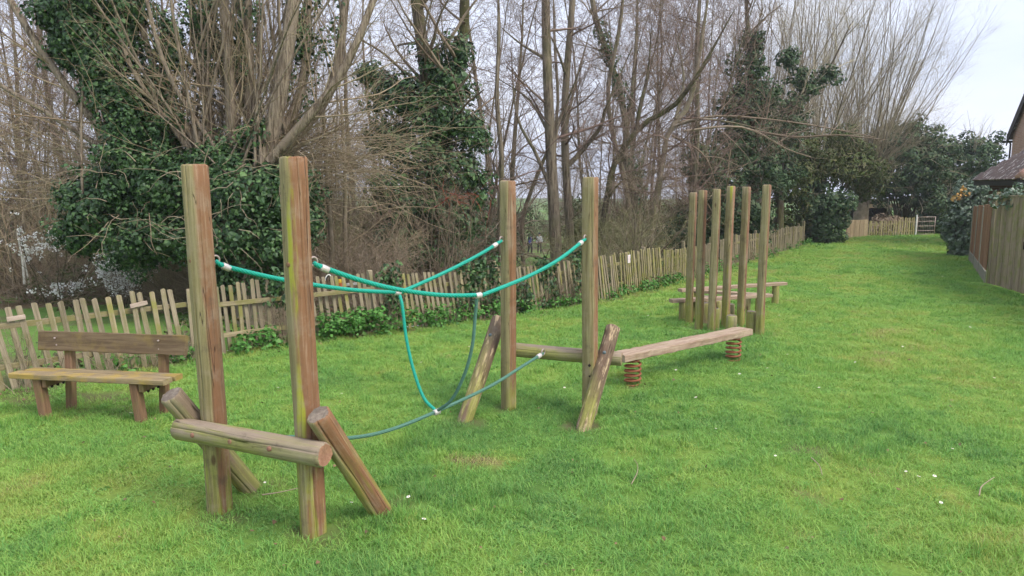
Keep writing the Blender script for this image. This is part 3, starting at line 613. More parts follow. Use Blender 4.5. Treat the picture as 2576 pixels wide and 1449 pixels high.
def picket(s, w, h, lean, mat, jit=.0):
    key = (w, round(h, 1), mat, int(rngF.integers(0, 6)))
    if key not in VAR: VAR[key] = picket_mesh(w, 1.0, len(VAR)); VAR[key].materials.append(MT[mat])
    p = fpt(s); t = ftan(s); az = math.atan2(t[1], t[0]); nn = np.array([-t[1], t[0]]); q = p - nn * .022
    z = float(zg(*p)); hh = h + rngF.normal(0, .012)
    o = obj('picket', VAR[key], None, pf, yaw((q[0], q[1], z - .03), az + rngF.normal(0, .02), lean + rngF.normal(0, .018), R_(-1.0) + rngF.normal(0, .015)) @ Matrix.Diagonal((1, 1, hh + .03, 1)))
    return o
def seg_par(s):
    p = fpt(s); x = p[0]
    if x < -4.25: return .122, .058, .975, R_(-9 + 4 * (x + 6) / 1.75)
    if x < -3.4: return .100, .052, .95, R_(-2)
    if x < -1.7: return .106, .050, .90, R_(-6)
    if x < .9: return .100, .048, .86, R_(-8)
    if x < 3.6: return .096, .046, .90, R_(-10)
    if x < 6.6: return .098, .046, .82, R_(-5)
    return .110, .050, .88, R_(1)
s = _fl[1] - .2; npk = 0
while s < _fl[-1] - .15:
    sp, w, h, ln = seg_par(s); x = fpt(s)[0]
    if not (-3.42 < x < -3.10) and not (rngF.random() < .02 and x > 0):
        picket(s, w, h + .03 * math.sin(s * .9), ln, 'picket_mossy' if (2.2 < x < 5.2 or rngF.random() < .2) else 'picket'); npk += 1
    s += sp * rngF.uniform(.94, 1.06)
s0 = _fl[1] - .6
while s0 < _fl[-1] - .3:                                           # rails run from post to post
    s1 = min(s0 + 2.4, _fl[-1]); a2 = fpt(s0); b2_ = fpt(s1); h = seg_par((s0 + s1) / 2)[2]
    for zr in (.27, .74):
        za = float(zg(*a2)) + zr * h; zb = float(zg(*b2_)) + zr * h; d = Vector((b2_[0] - a2[0], b2_[1] - a2[1], zb - za)); L = d.length
        q = d.to_track_quat('X', 'Z'); t = nrm(b2_ - a2); nn = np.array([-t[1], t[0]]) * .012
        obj('rail', sawn('rail', L - .01, .032, .062, int(s0 * 10), 6, .002, .004), MT['rail'], pf, Matrix.Translation(((a2[0] + b2_[0]) / 2 + nn[0], (a2[1] + b2_[1]) / 2 + nn[1], (za + zb) / 2)) @ q.to_matrix().to_4x4())
    t = ftan(s0); p = a2 + np.array([-t[1], t[0]]) * .075
    obj('post', MB().box((0, 0, 0), (.075, .075, 1.35), bev=.006).mesh('post'), MT['picket'], pf, yaw((p[0], p[1], float(zg(*p)) + .28), math.atan2(t[1], t[0])))
    s0 = s1
p = fpt(_fl[-1]); obj('post', MB().box((0, 0, 0), (.11, .11, 1.7), bev=.008).mesh('post'), MT['picket'], pf, yaw((p[0], p[1], float(zg(*p)) + .2), .9))

# small boards and notices fixed to the fence
def plaque(px, py, Y, size, mat, name, label, cat, tilt=0.0, screws=True):
    c = at(px, py, Y); i = np.argmin([np.linalg.norm(fpt(q) - c[:2]) for q in np.arange(0, _fl[-1], .05)]) * .05; t = ftan(i); az = math.atan2(t[1], t[0])
    pp = fpt(i) - np.array([-t[1], t[0]]) * .047; z = c[2]
    o = thing(name, label, cat, (pp[0], pp[1], z)); mw = yaw((pp[0], pp[1], z), az, tilt)
    obj('board', MB().box((0, 0, 0), size, bev=.003).mesh('board'), mat, o, mw)
    if screws:
        for sx in (-1, 1):
            q = mw @ Vector((sx * size[0] * .4, -size[1] / 2, 0)); dome_bolt(o, q, mw.to_3x3() @ Vector((0, -1, 0)), .006, .002, 'galv', 'screw')
    return o, mw
plaque(38, 796, 7.7, (.175, .018, .05), MT['plaque'], 'name_board', 'small blank pale board screwed to fence above the bench seat end', 'board', R_(-3))
plaque(343, 763, 8.55, (.20, .018, .052), MT['plaque'], 'name_board', 'small blank pale board screwed to fence above the bench backrest', 'board', R_(-7))
def notice_mat():
    m, nt, b = newmat('notice', .5, .3); g = NT(nt); x, y, z = g.sep(g.obj())
    rows = g.math('GREATER_THAN', g.math('FRACT', g.math('MULTIPLY', z, 62.0)), .55); brk = g.step(g.noise(g.scale(g.obj(), (90, 1, 62)), 1.0, 2), .42, .5)
    inside = g.math('MULTIPLY', g.math('LESS_THAN', g.math('ABSOLUTE', x), .046), g.math('LESS_THAN', g.math('ABSOLUTE', z), .072))
    c = g.mix(g.math('MULTIPLY', g.math('MULTIPLY', rows, brk), g.math('MULTIPLY', inside, .8)), (.82, .79, .80), (.72, .22, .26)); g.put(b.inputs['Base Color'], c); return m
plaque(1557, 650, 14.9, (.122, .008, .172), notice_mat(), 'notice', 'small white notice with faded red print on the picket fence', 'notice')
# orange arrow board with daubs of paint, and a black tag with white outline
c = at(858, 721, 10.5); ab = thing('arrow_board', 'orange painted wooden arrow pointing left on the picket fence', 'arrow sign', tuple(c)); t = ftan(9.3); az = math.atan2(t[1], t[0])
V = np.array([(-.10, 0, .03), (-.015, 0, .07), (.02, 0, .045), (.02, 0, -.04), (-.03, 0, -.06)]); V2 = V + np.array([0, .015, 0])
obj('arrow_head', MB().add(np.vstack([V, V2]), np.array([(i, i + 5, (i + 1) % 5 + 5, (i + 1) % 5) for i in range(5)]), np.arange(5)[None], np.arange(5, 10)[::-1][None]).mesh('arrow_head'), plain('arrow_orange', (.52, .16, .06), .7), ab, yaw(tuple(c), az))
obj('arrow_tip', MB().box((0, 0, 0), (.05, .012, .06), bev=.004).mesh('arrow_tip'), plain('arrow_yellow', (.62, .42, .04), .7), ab, yaw(tuple(c + np.array([-.012, -.004, .085])), az))
obj('arrow_shaft', MB().box((0, 0, 0), (.26, .014, .042), bev=.004).mesh('arrow_shaft'), plain('arrow_white', (.58, .57, .54), .7, var=.35, sc=30), ab, yaw(tuple(c + np.array([.115, .10, .02])), az))
c = at(826, 700, 10.35); ht = thing('horseshoe_tag', 'black horseshoe shaped tag with white outline hung on the fence top', 'tag', tuple(c))
a_ = np.linspace(-.35, math.pi + .35, 24)
for nm, Rr, rr, mt in (('outline', .040, .008, plain('tag_white', (.78, .77, .72), .6)), ('tag_face', .027, .009, plain('tag_black', (.02, .02, .022), .5))):
    PP = np.stack([Rr * np.cos(a_), np.zeros(24), Rr * 1.9 * np.sin(a_) - .02], -1)[None]; mb = MB(); tubes(mb, PP, np.full((1, 24), rr), 8, True); obj(nm, mb.mesh(nm, True), mt, ht, yaw(tuple(c), .3, R_(12)))

# ------------------------------------------------------------------ right-hand garden fence, garage, house, far fence
def boards_run(parent, a, b, H, w, mat, base=0.0, th=.016, drop=0.0, seed=0, name='board'):
    """close boards from a to b, each its own piece sharing a few meshes"""
    rng = np.random.default_rng(seed); a = np.array(a, float); b = np.array(b, float); d = nrm(b - a); L = np.linalg.norm(b - a); n = max(1, int(L / w)); az = math.atan2(d[1], d[0]); w = L / n
    key = ('b', round(w, 3), mat, round(H, 2)); nn = np.array([-d[1], d[0]])
    ms = []
    for k in range(3):
        me = MB().box((0, 0, H / 2), (w * 1.06, th, H * (1 + .006 * (k - 1))), bev=.003).mesh(name); me.materials.append(MT[mat]); ms.append(me)
    for i in range(n):
        p = a + d * w * (i + .5) + nn * (.006 if i % 2 else -.006); z = float(zg(*p)) + base
        obj(name, ms[rng.integers(0, 3)], None, parent, yaw((p[0], p[1], z + drop * i / n), az + rng.normal(0, .012), rng.normal(0, .006)))
RA, RB, RC, RD = np.array([8.98, 8.6]), np.array([11.14, 16.22]), np.array([12.96, 19.1]), np.array([14.75, 22.3])
of = thing('board_fence', 'old grey-green close board fence panel at the right edge', 'fence', V3(*((RA + RB) / 2)))
boards_run(of, RA, RB - nrm(RB - RA) * .12, 1.98, .155, 'board_old', .02, .02, seed=1)
for q in (RA, RA + nrm(RB - RA) * 2.6, RB - nrm(RB - RA) * 1.9, RB):
    obj('post', MB().box((0, 0, 0), (.10, .10, 2.35), bev=.006).mesh('post'), MT['board_old'], of, yaw((q[0] + .1, q[1], float(zg(*q)) + .95), 1.3))
d = nrm(RB - RA); obj('capping', sawn('capping', np.linalg.norm(RB - RA) - .1, .07, .03, 5, 10), MT['board_old'], of, yaw(((RA[0] + RB[0]) / 2, (RA[1] + RB[1]) / 2, 1.925), math.atan2(d[1], d[0])))
hw = MB(); hw.box((0, 0, 0), (.02, .03, .16), bev=.004); hw.box((0, -.03, .02), (.05, .02, .03), bev=.004); q = RB - (RB - RA) * .25
obj('gate_latch', hw.mesh('gate_latch'), MT['hole'], of, yaw((q[0] - .03, q[1], .92), 1.3))
bf = thing('panel_fence', 'orange-brown board fence panels between concrete posts, receding beside the lawn', 'fence', V3(*((RB + RD) / 2)))
npan = 3
for i in range(npan):
    a = RB + (RD - RB) * i / npan; b = RB + (RD - RB) * (i + 1) / npan; dd = nrm(b - a); zc = float(zg(*((a + b) / 2)))
    boards_run(bf, a + dd * .08, b - dd * .08, 1.52 - .04 * i, .15, 'board_brown', .30, .014, seed=10 + i)
    obj('gravel_board', MB().box((0, 0, 0), (np.linalg.norm(b - a) - .12, .04, .32), bev=.006).mesh('gravel_board'), MT['concrete'], bf, yaw(((a[0] + b[0]) / 2, (a[1] + b[1]) / 2, zc + .13), math.atan2(dd[1], dd[0])))
    for q in ((a, b) if i == npan - 1 else (a,) if i else ()):
        obj('concrete_post', MB().box((0, 0, 0), (.09, .085, 2.0), bev=.012).mesh('concrete_post'), MT['concrete'], bf, yaw((q[0] + .012, q[1], float(zg(*q)) + .80 - .03 * i), math.atan2(dd[1], dd[0])))

# garage with hipped tiled roof
MT['brick_dark'] = None
def brick_mat(name, c1, c2, mortar, sc=1.0):
    m, nt, b = newmat(name, .9, .15); g = NT(nt); n = g.n.new('ShaderNodeTexBrick'); x, y, z = g.sep(g.obj())
    g.put(n.inputs['Vector'], g.comb(x, z, 0.0)); g.put(n.inputs['Color1'], c1); g.put(n.inputs['Color2'], c2); g.put(n.inputs['Mortar'], mortar)
    n.inputs['Scale'].default_value = 1.0 / sc; n.inputs['Brick Width'].default_value = .225; n.inputs['Row Height'].default_value = .075; n.inputs['Mortar Size'].default_value = .008; n.inputs['Bias'].default_value = 0
    f = g.noise(g.obj(), 3.0, 5); v = g.math('ADD', .8, g.math('MULTIPLY', f, .4)); c = g.mix(1.0, n.outputs['Color'], g.comb(v, v, v), 'MULTIPLY')
    g.put(b.inputs['Base Color'], c); g.put(b.inputs['Normal'], g.bump(n.outputs['Fac'], -.4, .006)); return m
MT['brick_dark'] = brick_mat('brick_dark', (.11, .055, .042), (.15, .075, .055), (.19, .16, .13))
MT['brick_pink'] = brick_mat('brick_pink', (.46, .27, .20), (.54, .33, .25), (.50, .43, .37))
def tile_mat():
    m, nt, b = newmat('roof_tile', .9, .15); g = NT(nt); p = g.pos(); n1 = g.noise(p, 3.0, 4); l = g.noise(p, 5.0, 4, .6)
    c = g.mix(n1, (.10, .078, .07), (.19, .15, .13)); r = g.objrand(); c = g.mix(g.math('MULTIPLY', r, .4), c, (.21, .13, .105))
    c = g.mix(g.math('MULTIPLY', g.step(l, .57, .62), .85), c, (.56, .52, .47)); g.put(b.inputs['Base Color'], c); return m
MT['tile'] = tile_mat()
MT['hip_tile'] = plank_mat('hip_tile', (.26, .145, .11), (.40, .25, .19), (.46, .38, .31), amt=.3, grain=(9, 9, 9))
MT['fascia'] = plain('fascia', (.028, .025, .026), .6, var=.15)
ga = thing('garage', 'small dark brick garage with lichen spotted hipped tile roof behind the fence', 'garage', V3(15.5, 20.5))
NC = np.array([13.25, 18.35]); gu = nrm(np.array([.385, .923])); gw = np.array([gu[1], -gu[0]]); GL, GW, EZ, PIT = 5.2, 5.4, 2.32, R_(39)
def gp(u, w, z): q = NC + gu * u + gw * w; return np.array([q[0], q[1], z])
zb = float(zg(15, 20))
wl_ = MB(); cc = gp(GL / 2, GW / 2, 0); rot = Matrix.Rotation(math.atan2(gw[1], gw[0]), 3, 'Z')
obj('wall', MB().box((0, 0, 0), (GW - .7, GL - .7, EZ - zb - .05)).mesh('wall'), MT['brick_dark'], ga, Matrix.Translation((cc[0], cc[1], (EZ + zb) / 2 - .05)) @ rot.to_4x4())
for (a, b) in ((gp(0, 0, 0), gp(GL, 0, 0)), (gp(0, 0, 0), gp(0, GW, 0))):
    d3 = b - a; L = np.linalg.norm(d3); m_ = (a + b) / 2
    obj('fascia_board', MB().box((0, 0, 0), (L + .04, .03, .17), bev=.004).mesh('fascia_board'), MT['fascia'], ga, yaw((m_[0], m_[1], EZ - .10), math.atan2(d3[1], d3[0])))
apex_h = math.tan(PIT) * GL / 2
rf = MB(); c4 = [gp(-.02, -.02, EZ), gp(GL + .02, -.02, EZ), gp(GL + .02, GW + .02, EZ), gp(-.02, GW + .02, EZ)]; ap = gp(GL / 2, GW / 2, EZ + apex_h)
rf.add(np.array(c4 + [ap]), np.array([(0, 1, 4), (1, 2, 4), (2, 3, 4), (3, 0, 4)]), np.array([(3, 2, 1, 0)])); roof = obj('roof', rf.mesh('roof'), MT['fascia'], ga)
def tile_face(e0, e1, name='tile'):
    """courses of overlapping plain tiles on the roof face rising from eave e0-e1 to the apex"""
    e0 = np.array(e0); e1 = np.array(e1); d = nrm(e1 - e0); L = np.linalg.norm(e1 - e0); mid = (e0 + e1) / 2; upv = ap - mid; S = np.linalg.norm(upv); upv = upv / S; nn = np.cross(d, upv); nn = nn if nn[2] > 0 else -nn
    TW, CH = .30, .29; me = MB().box((0, 0, 0), (TW - .012, CH + .06, .042), bev=.004).mesh(name); me.materials.append(MT['tile'])
    X = Matrix((d, upv, nn)).transposed().to_4x4(); tilt = Matrix.Rotation(R_(7.5), 4, 'X')
    r = 0
    while (r + 1) * CH < S * .62:
        h = r * CH; half = L / 2 * (1 - h / S); n = int(2 * half / TW)
        for i in range(n):
            x = (i - (n - 1) / 2) * TW + (.15 if r % 2 else 0) * (1 if n > 2 else 0)
            if abs(x) + TW * .5 > half + .02: continue
            p = mid + d * x + upv * (h + CH / 2 - .03) + nn * .04; obj(name, me, None, roof, Matrix.Translation(p) @ X @ tilt)
        r += 1
tile_face(c4[0], c4[1]); tile_face(c4[0], c4[3])
hd = nrm(ap - c4[0]); HL = np.linalg.norm(ap - c4[0]); a_ = np.linspace(-.3, math.pi + .3, 9)
pts = np.array([(x, .115 * math.cos(t), .085 * math.sin(t)) for x in (-.17, .17) for t in a_]); fq = np.array([(i, i + 1, i + 10, i + 9) for i in range(8)])
hm = MB().add(pts, fq, np.arange(9)[::-1][None], np.arange(9, 18)[None]).mesh('hip_tile', True); hm.materials.append(MT['hip_tile'])
for i in range(9):
    p = c4[0] + hd * (.18 + i * .31) + np.array([0, 0, .03]); obj('hip_tile', hm, None, roof, Matrix.Translation(p) @ Vector(hd).to_track_quat('X', 'Z').to_matrix().to_4x4() @ Matrix.Rotation(R_(-3), 4, 'Y'))

# house gable end
ho = thing('house', 'pinkish brick house gable with dark sloping verge beyond the garage', 'house', V3(22, 29.5))
HF = np.array([23.35, 33.0]); hu = nrm(np.array([-.36, -.933])); hwv = np.array([-hu[1], hu[0]]); HW, HD_, HE, HP = 7.4, 9.0, 4.45, .84
def hp(u, w, z): q = HF + hu * u + hwv * w; return np.array([q[0], q[1], z])
g0 = -.7; prof = [(0, g0), (HW, g0), (HW, HE), (HW / 2, HE + HP * HW / 2), (0, HE)]
if (hwv @ np.array([1, 0])) < 0: hwv = -hwv
V = np.array([hp(u, w, z) for w in (0, HD_) for (u, z) in prof]); azh = math.atan2(hu[1], hu[0])
Vl = np.array([(u, w, z) for w in (0, HD_) for (u, z) in prof])
sgn = 1 if np.cross(np.append(hu, 0), np.append(hwv, 0))[2] > 0 else -1
Vl[:, 1] *= sgn; hm_ = MB().add(Vl, np.array([(i, (i + 1) % 5, (i + 1) % 5 + 5, i + 5) for i in range(5)]), np.arange(5)[::-1][None], np.arange(5, 10)[None]).mesh('wall')
HM = yaw((HF[0], HF[1], 0), azh); obj('wall', hm_, MT['brick_pink'], ho, HM)
for side in (0, 1):
    u0, u1 = (-.35, HW / 2) if side == 0 else (HW + .35, HW / 2); z0 = HE - .35 * HP; z1 = HE + HP * HW / 2
    Vr = np.array([(u, w * sgn, z + t) for t in (.05, .28) for (u, z) in ((u0, z0), (u1, z1)) for w in (-.12, HD_ + .3)])
    f8 = np.array([(0, 1, 3, 2), (4, 6, 7, 5), (0, 4, 5, 1), (2, 3, 7, 6), (0, 2, 6, 4), (1, 5, 7, 3)])
    obj('roof', MB().add(Vr, f8).mesh('roof'), MT['tile'], ho, HM)
    Vb = np.array([(u, w * sgn, z + t) for t in (-.22, .262) for (u, z) in ((u0, z0), (u1, z1)) for w in (-.165, -.125)])
    obj('bargeboard', MB().add(Vb, f8).mesh('bargeboard'), MT['fascia'], ho, HM)
gt = MB(); gt.box((-.42, sgn * HD_ / 2, HE - .32), (.12, HD_ + .6, .11), bev=.02); obj('gutter', gt.mesh('gutter'), MT['fascia'], ho, HM)
dp = MB(); tubes(dp, np.array([[(-.06, -.05 * sgn, -.6), (-.06, -.05 * sgn, HE - .45), (-.3, -.05 * sgn, HE - .3)]]), np.full((1, 3), .04), 8, True); obj('downpipe', dp.mesh('downpipe', True), MT['fascia'], ho, HM)

# fence and gate closing the far end
FA, FB, FC, FE = np.array([17.25, 35.9]), np.array([18.75, 36.5]), np.array([21.55, 37.55]), np.array([22.9, 37.7])
ff = thing('far_picket_fence', 'pale picket fence with wide gaps closing the far end of lawn', 'fence', V3(*((FB + FC) / 2)))
fm = [picket_mesh(.085, 1.0, 500 + k) for k in range(4)]
for me_ in fm: me_.materials.append(MT['picket_mossy'])
def far_run(a, b, H, sp, n0):
    d = nrm(b - a); L = np.linalg.norm(b - a); n = int(L / sp)
    for i in range(n + 1):
        q = a + d * sp * i; obj('picket', fm[i % 4], None, ff, yaw((q[0], q[1], float(zg(*q)) - .02), math.atan2(d[1], d[0]), rngF.normal(0, .03)) @ Matrix.Diagonal((1, 1, H + rngF.normal(0, .015), 1)))
    for zr in (.25, .75):
        q = (a + b) / 2; obj('rail', sawn('rail', L + .1, .035, .075, n0, 5), MT['rail'], ff, yaw((q[0] - d[1] * .025, q[1] + d[0] * .025, float(zg(*q)) + H * zr), math.atan2(d[1], d[0])))
far_run(FB, FC - (FC - FB) * .30, .84, .17, 1); far_run(FC - (FC - FB) * .28, FC + (FE - FC) * .15, .98, .16, 2)
q = FC + (FE - FC) * .20; obj('gate_post', MB().box((0, 0, 0), (.07, .07, 1.25), bev=.006).mesh('gate_post'), plain('post_white', (.66, .66, .64), .6), ff, yaw((q[0], q[1], float(zg(*q)) + .48), .1))
gtx = thing('mesh_gate', 'thin metal mesh gate beside the white post at the far end', 'gate', V3(*((q + FE) / 2)))
gm = MB(); gd = nrm(FE - q); GLn = np.linalg.norm(FE - q)
def bar(mb, a, b, r=.014): tubes(mb, np.array([[a, b]], float), np.full((1, 2), r), 6, True)
gz = float(zg(*FE)); mg = MB()
for z in (.05, .98): bar(gm, (q[0] + gd[0] * .06, q[1] + gd[1] * .06, gz + z), (FE[0], FE[1], gz + z), .02)
for u in (.06, GLn): bar(gm, (q[0] + gd[0] * u, q[1] + gd[1] * u, gz + .03), (q[0] + gd[0] * u, q[1] + gd[1] * u, gz + 1.0), .02)
obj('gate_frame', gm.mesh('gate_frame', True), MT['galv'], gtx)
for u in np.arange(.16, GLn, .1): bar(mg, (q[0] + gd[0] * u, q[1] + gd[1] * u, gz + .05), (q[0] + gd[0] * u, q[1] + gd[1] * u, gz + .98), .005)
for z in (.25, .5, .75): bar(mg, (q[0] + gd[0] * .06, q[1] + gd[1] * .06, gz + z), (FE[0], FE[1], gz + z), .008)
obj('mesh', mg.mesh('mesh'), MT['galv'], gtx)
cf = thing('tan_board_fence', 'tan close board fence with ivy shadows left of far pickets', 'fence', V3(*((FA + FB) / 2)))
boards_run(cf, FA, FB - nrm(FB - FA) * .1, .95, .14, 'board_tan', -.05, .02, seed=30)
# low open shed seen under the trees at the far end
sh = thing('shed', 'low grey roofed open shed in shade beyond the far fence', 'shed', V3(22.3, 45.0)); sz = float(zg(20, 40)) 
MT['shed_wood'] = plank_mat('shed_wood', (.09, .08, .065), (.14, .125, .10), (.06, .055, .045), amt=.2, grain=(3, 30, 30))
SM = yaw((22.4, 45.0, -.72), .25)
obj('back_wall', MB().box((0, 1.5, .8), (4.6, .08, 1.7)).mesh('back_wall'), MT['shed_wood'], sh, SM)
for x in (-2.26, 2.26): obj('side_wall', MB().box((x, .7, .8), (.08, 1.5, 1.7)).mesh('side_wall'), MT['shed_wood'], sh, SM)
obj('roof', MB().box((0, 0, 0), (5.0, 2.5, .10), Matrix.Rotation(R_(-8), 3, 'X')).mesh('roof'), MT['shed_wood'], sh, SM @ Matrix.Translation((0, .7, 1.78)))
obj('fascia_board', MB().box((0, -.56, 1.55), (5.02, .05, .24)).mesh('fascia_board'), MT['board_old'], sh, SM)

# ------------------------------------------------------------------ vegetation generators
UP = np.array([0, 0, 1.0])
def batch(rng, S, D, L, R0, m, wig, trop, taper=.25):
    S = np.asarray(S, float); N = len(S); P = np.empty((N, m, 3)); P[:, 0] = S; d = nrm(D); st = (np.asarray(L) / (m - 1))[:, None]
    for i in range(1, m):
        P[:, i] = P[:, i - 1] + d * st; d = nrm(d + rng.normal(0, wig, (N, 3)) + np.array([0, 0, trop]))
    R = np.asarray(R0)[:, None] * (1 - (1 - taper) * np.linspace(0, 1, m)[None]); return P, R
def spawn(rng, P, R, n, t0, t1, ang, sd, L, rr, m, wig, trop, rmin=.003, taper=.3, pw=1.0):
    """n children on every parent polyline; L is (lo, hi) metres, shrinking towards the parent's tip"""
    N, k, _ = P.shape; t = t0 + (t1 - t0) * rng.random((N, n)) ** pw; u = t * (k - 1); i = np.minimum(u.astype(int), k - 2); fr_ = (u - i)[..., None]
    a = np.arange(N)[:, None]; S = P[a, i] * (1 - fr_) + P[a, i + 1] * fr_; T = nrm(P[a, i + 1] - P[a, i]); Rp = R[a, i] * (1 - fr_[..., 0]) + R[a, i + 1] * fr_[..., 0]
    S = S.reshape(-1, 3); T = T.reshape(-1, 3); Rp = Rp.ravel(); t = t.ravel(); K = len(S)
    pr = nrm(np.cross(T, rng.normal(0, 1, (K, 3)))); an = np.radians(rng.normal(ang, sd, K))[:, None]; D = T * np.cos(an) + pr * np.sin(an)
    Ln = rng.uniform(L[0], L[1], K) * (1.15 - .6 * (t - t0) / max(t1 - t0, .01))
    return batch(rng, S, D, Ln, np.maximum(Rp * rr * rng.uniform(.7, 1.1, K), rmin), m, wig, trop, taper)
LEAF = np.array([(0, 0, 0), (.48, .12, -.10), (.34, .55, -.06), (0, 1.0, .02), (-.34, .55, -.06), (-.48, .12, -.10)])
def leaves(mb, rng, pos, nor, size, droop=.7, shape=LEAF):
    N = len(pos); n = nrm(nor + rng.normal(0, .38, (N, 3))); dn = np.array([0, 0, -1.0]) * droop + rng.normal(0, .55, (N, 3))
    y = nrm(dn - (dn * n).sum(1, keepdims=True) * n); x = np.cross(y, n); sz = np.asarray(size)[:, None, None]
    V = pos[:, None] + sz * (shape[None, :, 0:1] * x[:, None] + (shape[None, :, 1:2] - .5) * y[:, None] + shape[None, :, 2:3] * n[:, None])
    b = np.arange(N)[:, None] * 6; f = np.concatenate([b + np.array([[0, 1, 2, 3]]), b + np.array([[0, 3, 4, 5]])]); return mb.add(V.reshape(-1, 3), f)
def lump_leaves(mb, rng, lumps, dens, size, droop=.7, shape=LEAF, inner=.72, up=.25):
    """foliage lumps: (centre, radii) ellipsoids covered with leaves in a ragged shell"""
    for c, r in lumps:
        r = np.asarray(r, float); area = 4 * math.pi * ((r[0] * r[1]) ** 1.6 / 3 + (r[0] * r[2]) ** 1.6 / 3 + (r[1] * r[2]) ** 1.6 / 3) ** (1 / 1.6); N = max(6, int(area * dens))
        d = nrm(rng.normal(0, 1, (N, 3))); k = rng.uniform(inner, 1.0, N) ** .7; k = np.where(rng.random(N) < .05, k * 1.12, k)
        leaves(mb, rng, np.asarray(c) + d * r * k[:, None], nrm(d / r) + UP * up, size * rng.uniform(.5, 1.0, N) ** 1.0 * np.where(rng.random(N) < .12, 1.6, 1.25), droop, shape)
def sub_lumps(rng, c, r, n, rs):
    """n small lumps spread over the outside of a big ellipsoid"""
    out = []
    for _ in range(n):
        d = nrm(rng.normal(0, 1, 3)); k = rng.uniform(.55, 1.0); s_ = rng.uniform(*rs); out.append((np.asarray(c) + d * np.asarray(r) * k, (s_ * rng.uniform(.8, 1.3), s_ * rng.uniform(.8, 1.3), s_ * rng.uniform(.7, 1.0))))
    return out
def poly(pts, n=10): return catmull(np.array(pts), n)[None]
def taperR(r0, r1, n): return np.linspace(r0, r1, n)[None]
def veg(name, label, cat, base, parts, group=None):
    t = thing(name, label, cat, tuple(base), group)
    for nm, mb, mt, sm in parts:
        if mb.n:
            o_ = obj(nm, mb.mesh(nm, sm), MT[mt], t)
            if nm != 'trunk': o_['kind'] = 'stuff'
    return t
def bare_branches(rng, tw, P, R, spec, rmin=.003):
    """grow successive orders of branches; spec rows: n,t0,t1,ang,sd,(Llo,Lhi),rr,m,wig,trop,sides"""
    for (n, t0, t1, ang, sd_, L, rr, m, wig, trop, k) in spec:
        P, R = spawn(rng, P, R, n, t0, t1, ang, sd_, L, rr, m, wig, trop, rmin); tubes(tw, P, R, k)
    return P, R

# ---- the big ivy-clad pollard willow behind the bench
rng = np.random.default_rng(11); YA = 12.0; tr = MB(); tw = MB(); iv = MB(); it = MB()
base = at(655, 720, YA); gA = float(zg(base[0], YA))
tubes(tr, poly([(base[0], YA, gA - .2), (base[0] - .05, YA, .6), (base[0] - .15, YA, 1.6), (base[0] - .2, YA, 2.5)], 8), taperR(.42, .48, 8), 14)
stems = [((575, 400), (578, 200), (562, 0), 12.1, .105), ((632, 400), (628, 200), (624, -20), 12.3, .088), ((690, 470), (705, 230), (742, -20), 11.8, .150), ((700, 440), (760, 220), (775, -20), 12.6, .10),
         ((720, 400), (830, 230), (872, -20), 12.5, .10), ((730, 390), (850, 200), (955, -40), 11.6, .082), ((520, 400), (505, 180), (480, -20), 12.6, .09), ((330, 390), (200, 260), (20, -10), 11.8, .075),
         ((360, 380), (250, 200), (90, -30), 12.2, .055), ((420, 380), (330, 170), (285, -20), 11.9, .045), ((470, 390), (395, 190), (340, -20), 12.3, .07), ((540, 390), (430, 200), (365, -20), 11.7, .042), ((300, 400), (130, 290), (-60, 170), 11.9, .05), ((600, 380), (560, 150), (505, -30), 12.9, .10)]
SP, SR = [], []
for a, b, c, Y, r in stems:
    A, B, C = at(*a, Y - .1), at(*b, Y), at(*c, Y + .15); D_ = C + (C - B) * 1.1 + np.array([0, .3, .5]); A = A * .6 + np.array([base[0] - .25, YA, 2.5]) * .4 if abs(A[0] - base[0]) < 1.6 else A
    p = poly([A, B, C, D_], 12); SP.append(p); SR.append(taperR(r, r * .45, 12)); tubes(tr, p, SR[-1], 10)
SP = np.concatenate(SP); SR = np.concatenate(SR)
# pollard shoots bursting from the head
N = 330; az = rng.uniform(0, 2 * math.pi, N); el = np.radians(rng.normal(38, 24, N)); S = np.stack([base[0] - .7 + rng.normal(0, .75, N), YA + .25 + np.abs(rng.normal(0, .4, N)), 2.35 + rng.normal(0, .3, N)], -1)
D = np.stack([np.cos(az) * np.cos(el), np.where(np.sin(az) < 0, .28, .8) * np.sin(az) * np.cos(el), np.sin(el)], -1)
Pq, Rq = batch(rng, S, D, rng.uniform(1.3, 3.6, N), rng.uniform(.005, .015, N), 7, .14, .015, .25); tubes(tw, Pq, Rq, 4); bare_branches(rng, tw, Pq, Rq, [(5, .25, 1, 38, 16, (.3, .9), .5, 4, .14, .02, 3)])
N = 44; az = rng.uniform(0, 2 * math.pi, N); el = np.radians(90 - np.abs(rng.normal(0, 24, N))); S = np.stack([base[0] - .6 + rng.normal(0, .8, N), YA + .2 + rng.normal(0, .35, N), 2.4 + rng.normal(0, .25, N)], -1)
D = np.stack([np.cos(az) * np.cos(el) * 1.3, .6 * np.sin(az) * np.cos(el), np.sin(el)], -1); Pq, Rq = batch(rng, S, D, rng.uniform(3.0, 6.0, N), rng.uniform(.014, .036, N), 9, .055, .02, .3); tubes(tr, Pq, Rq, 6); bare_branches(rng, tw, Pq, Rq, [(9, .15, 1, 38, 14, (.5, 1.5), .42, 6, .13, .02, 3), (4, .2, 1, 40, 14, (.2, .6), .6, 3, .14, .0, 3)])
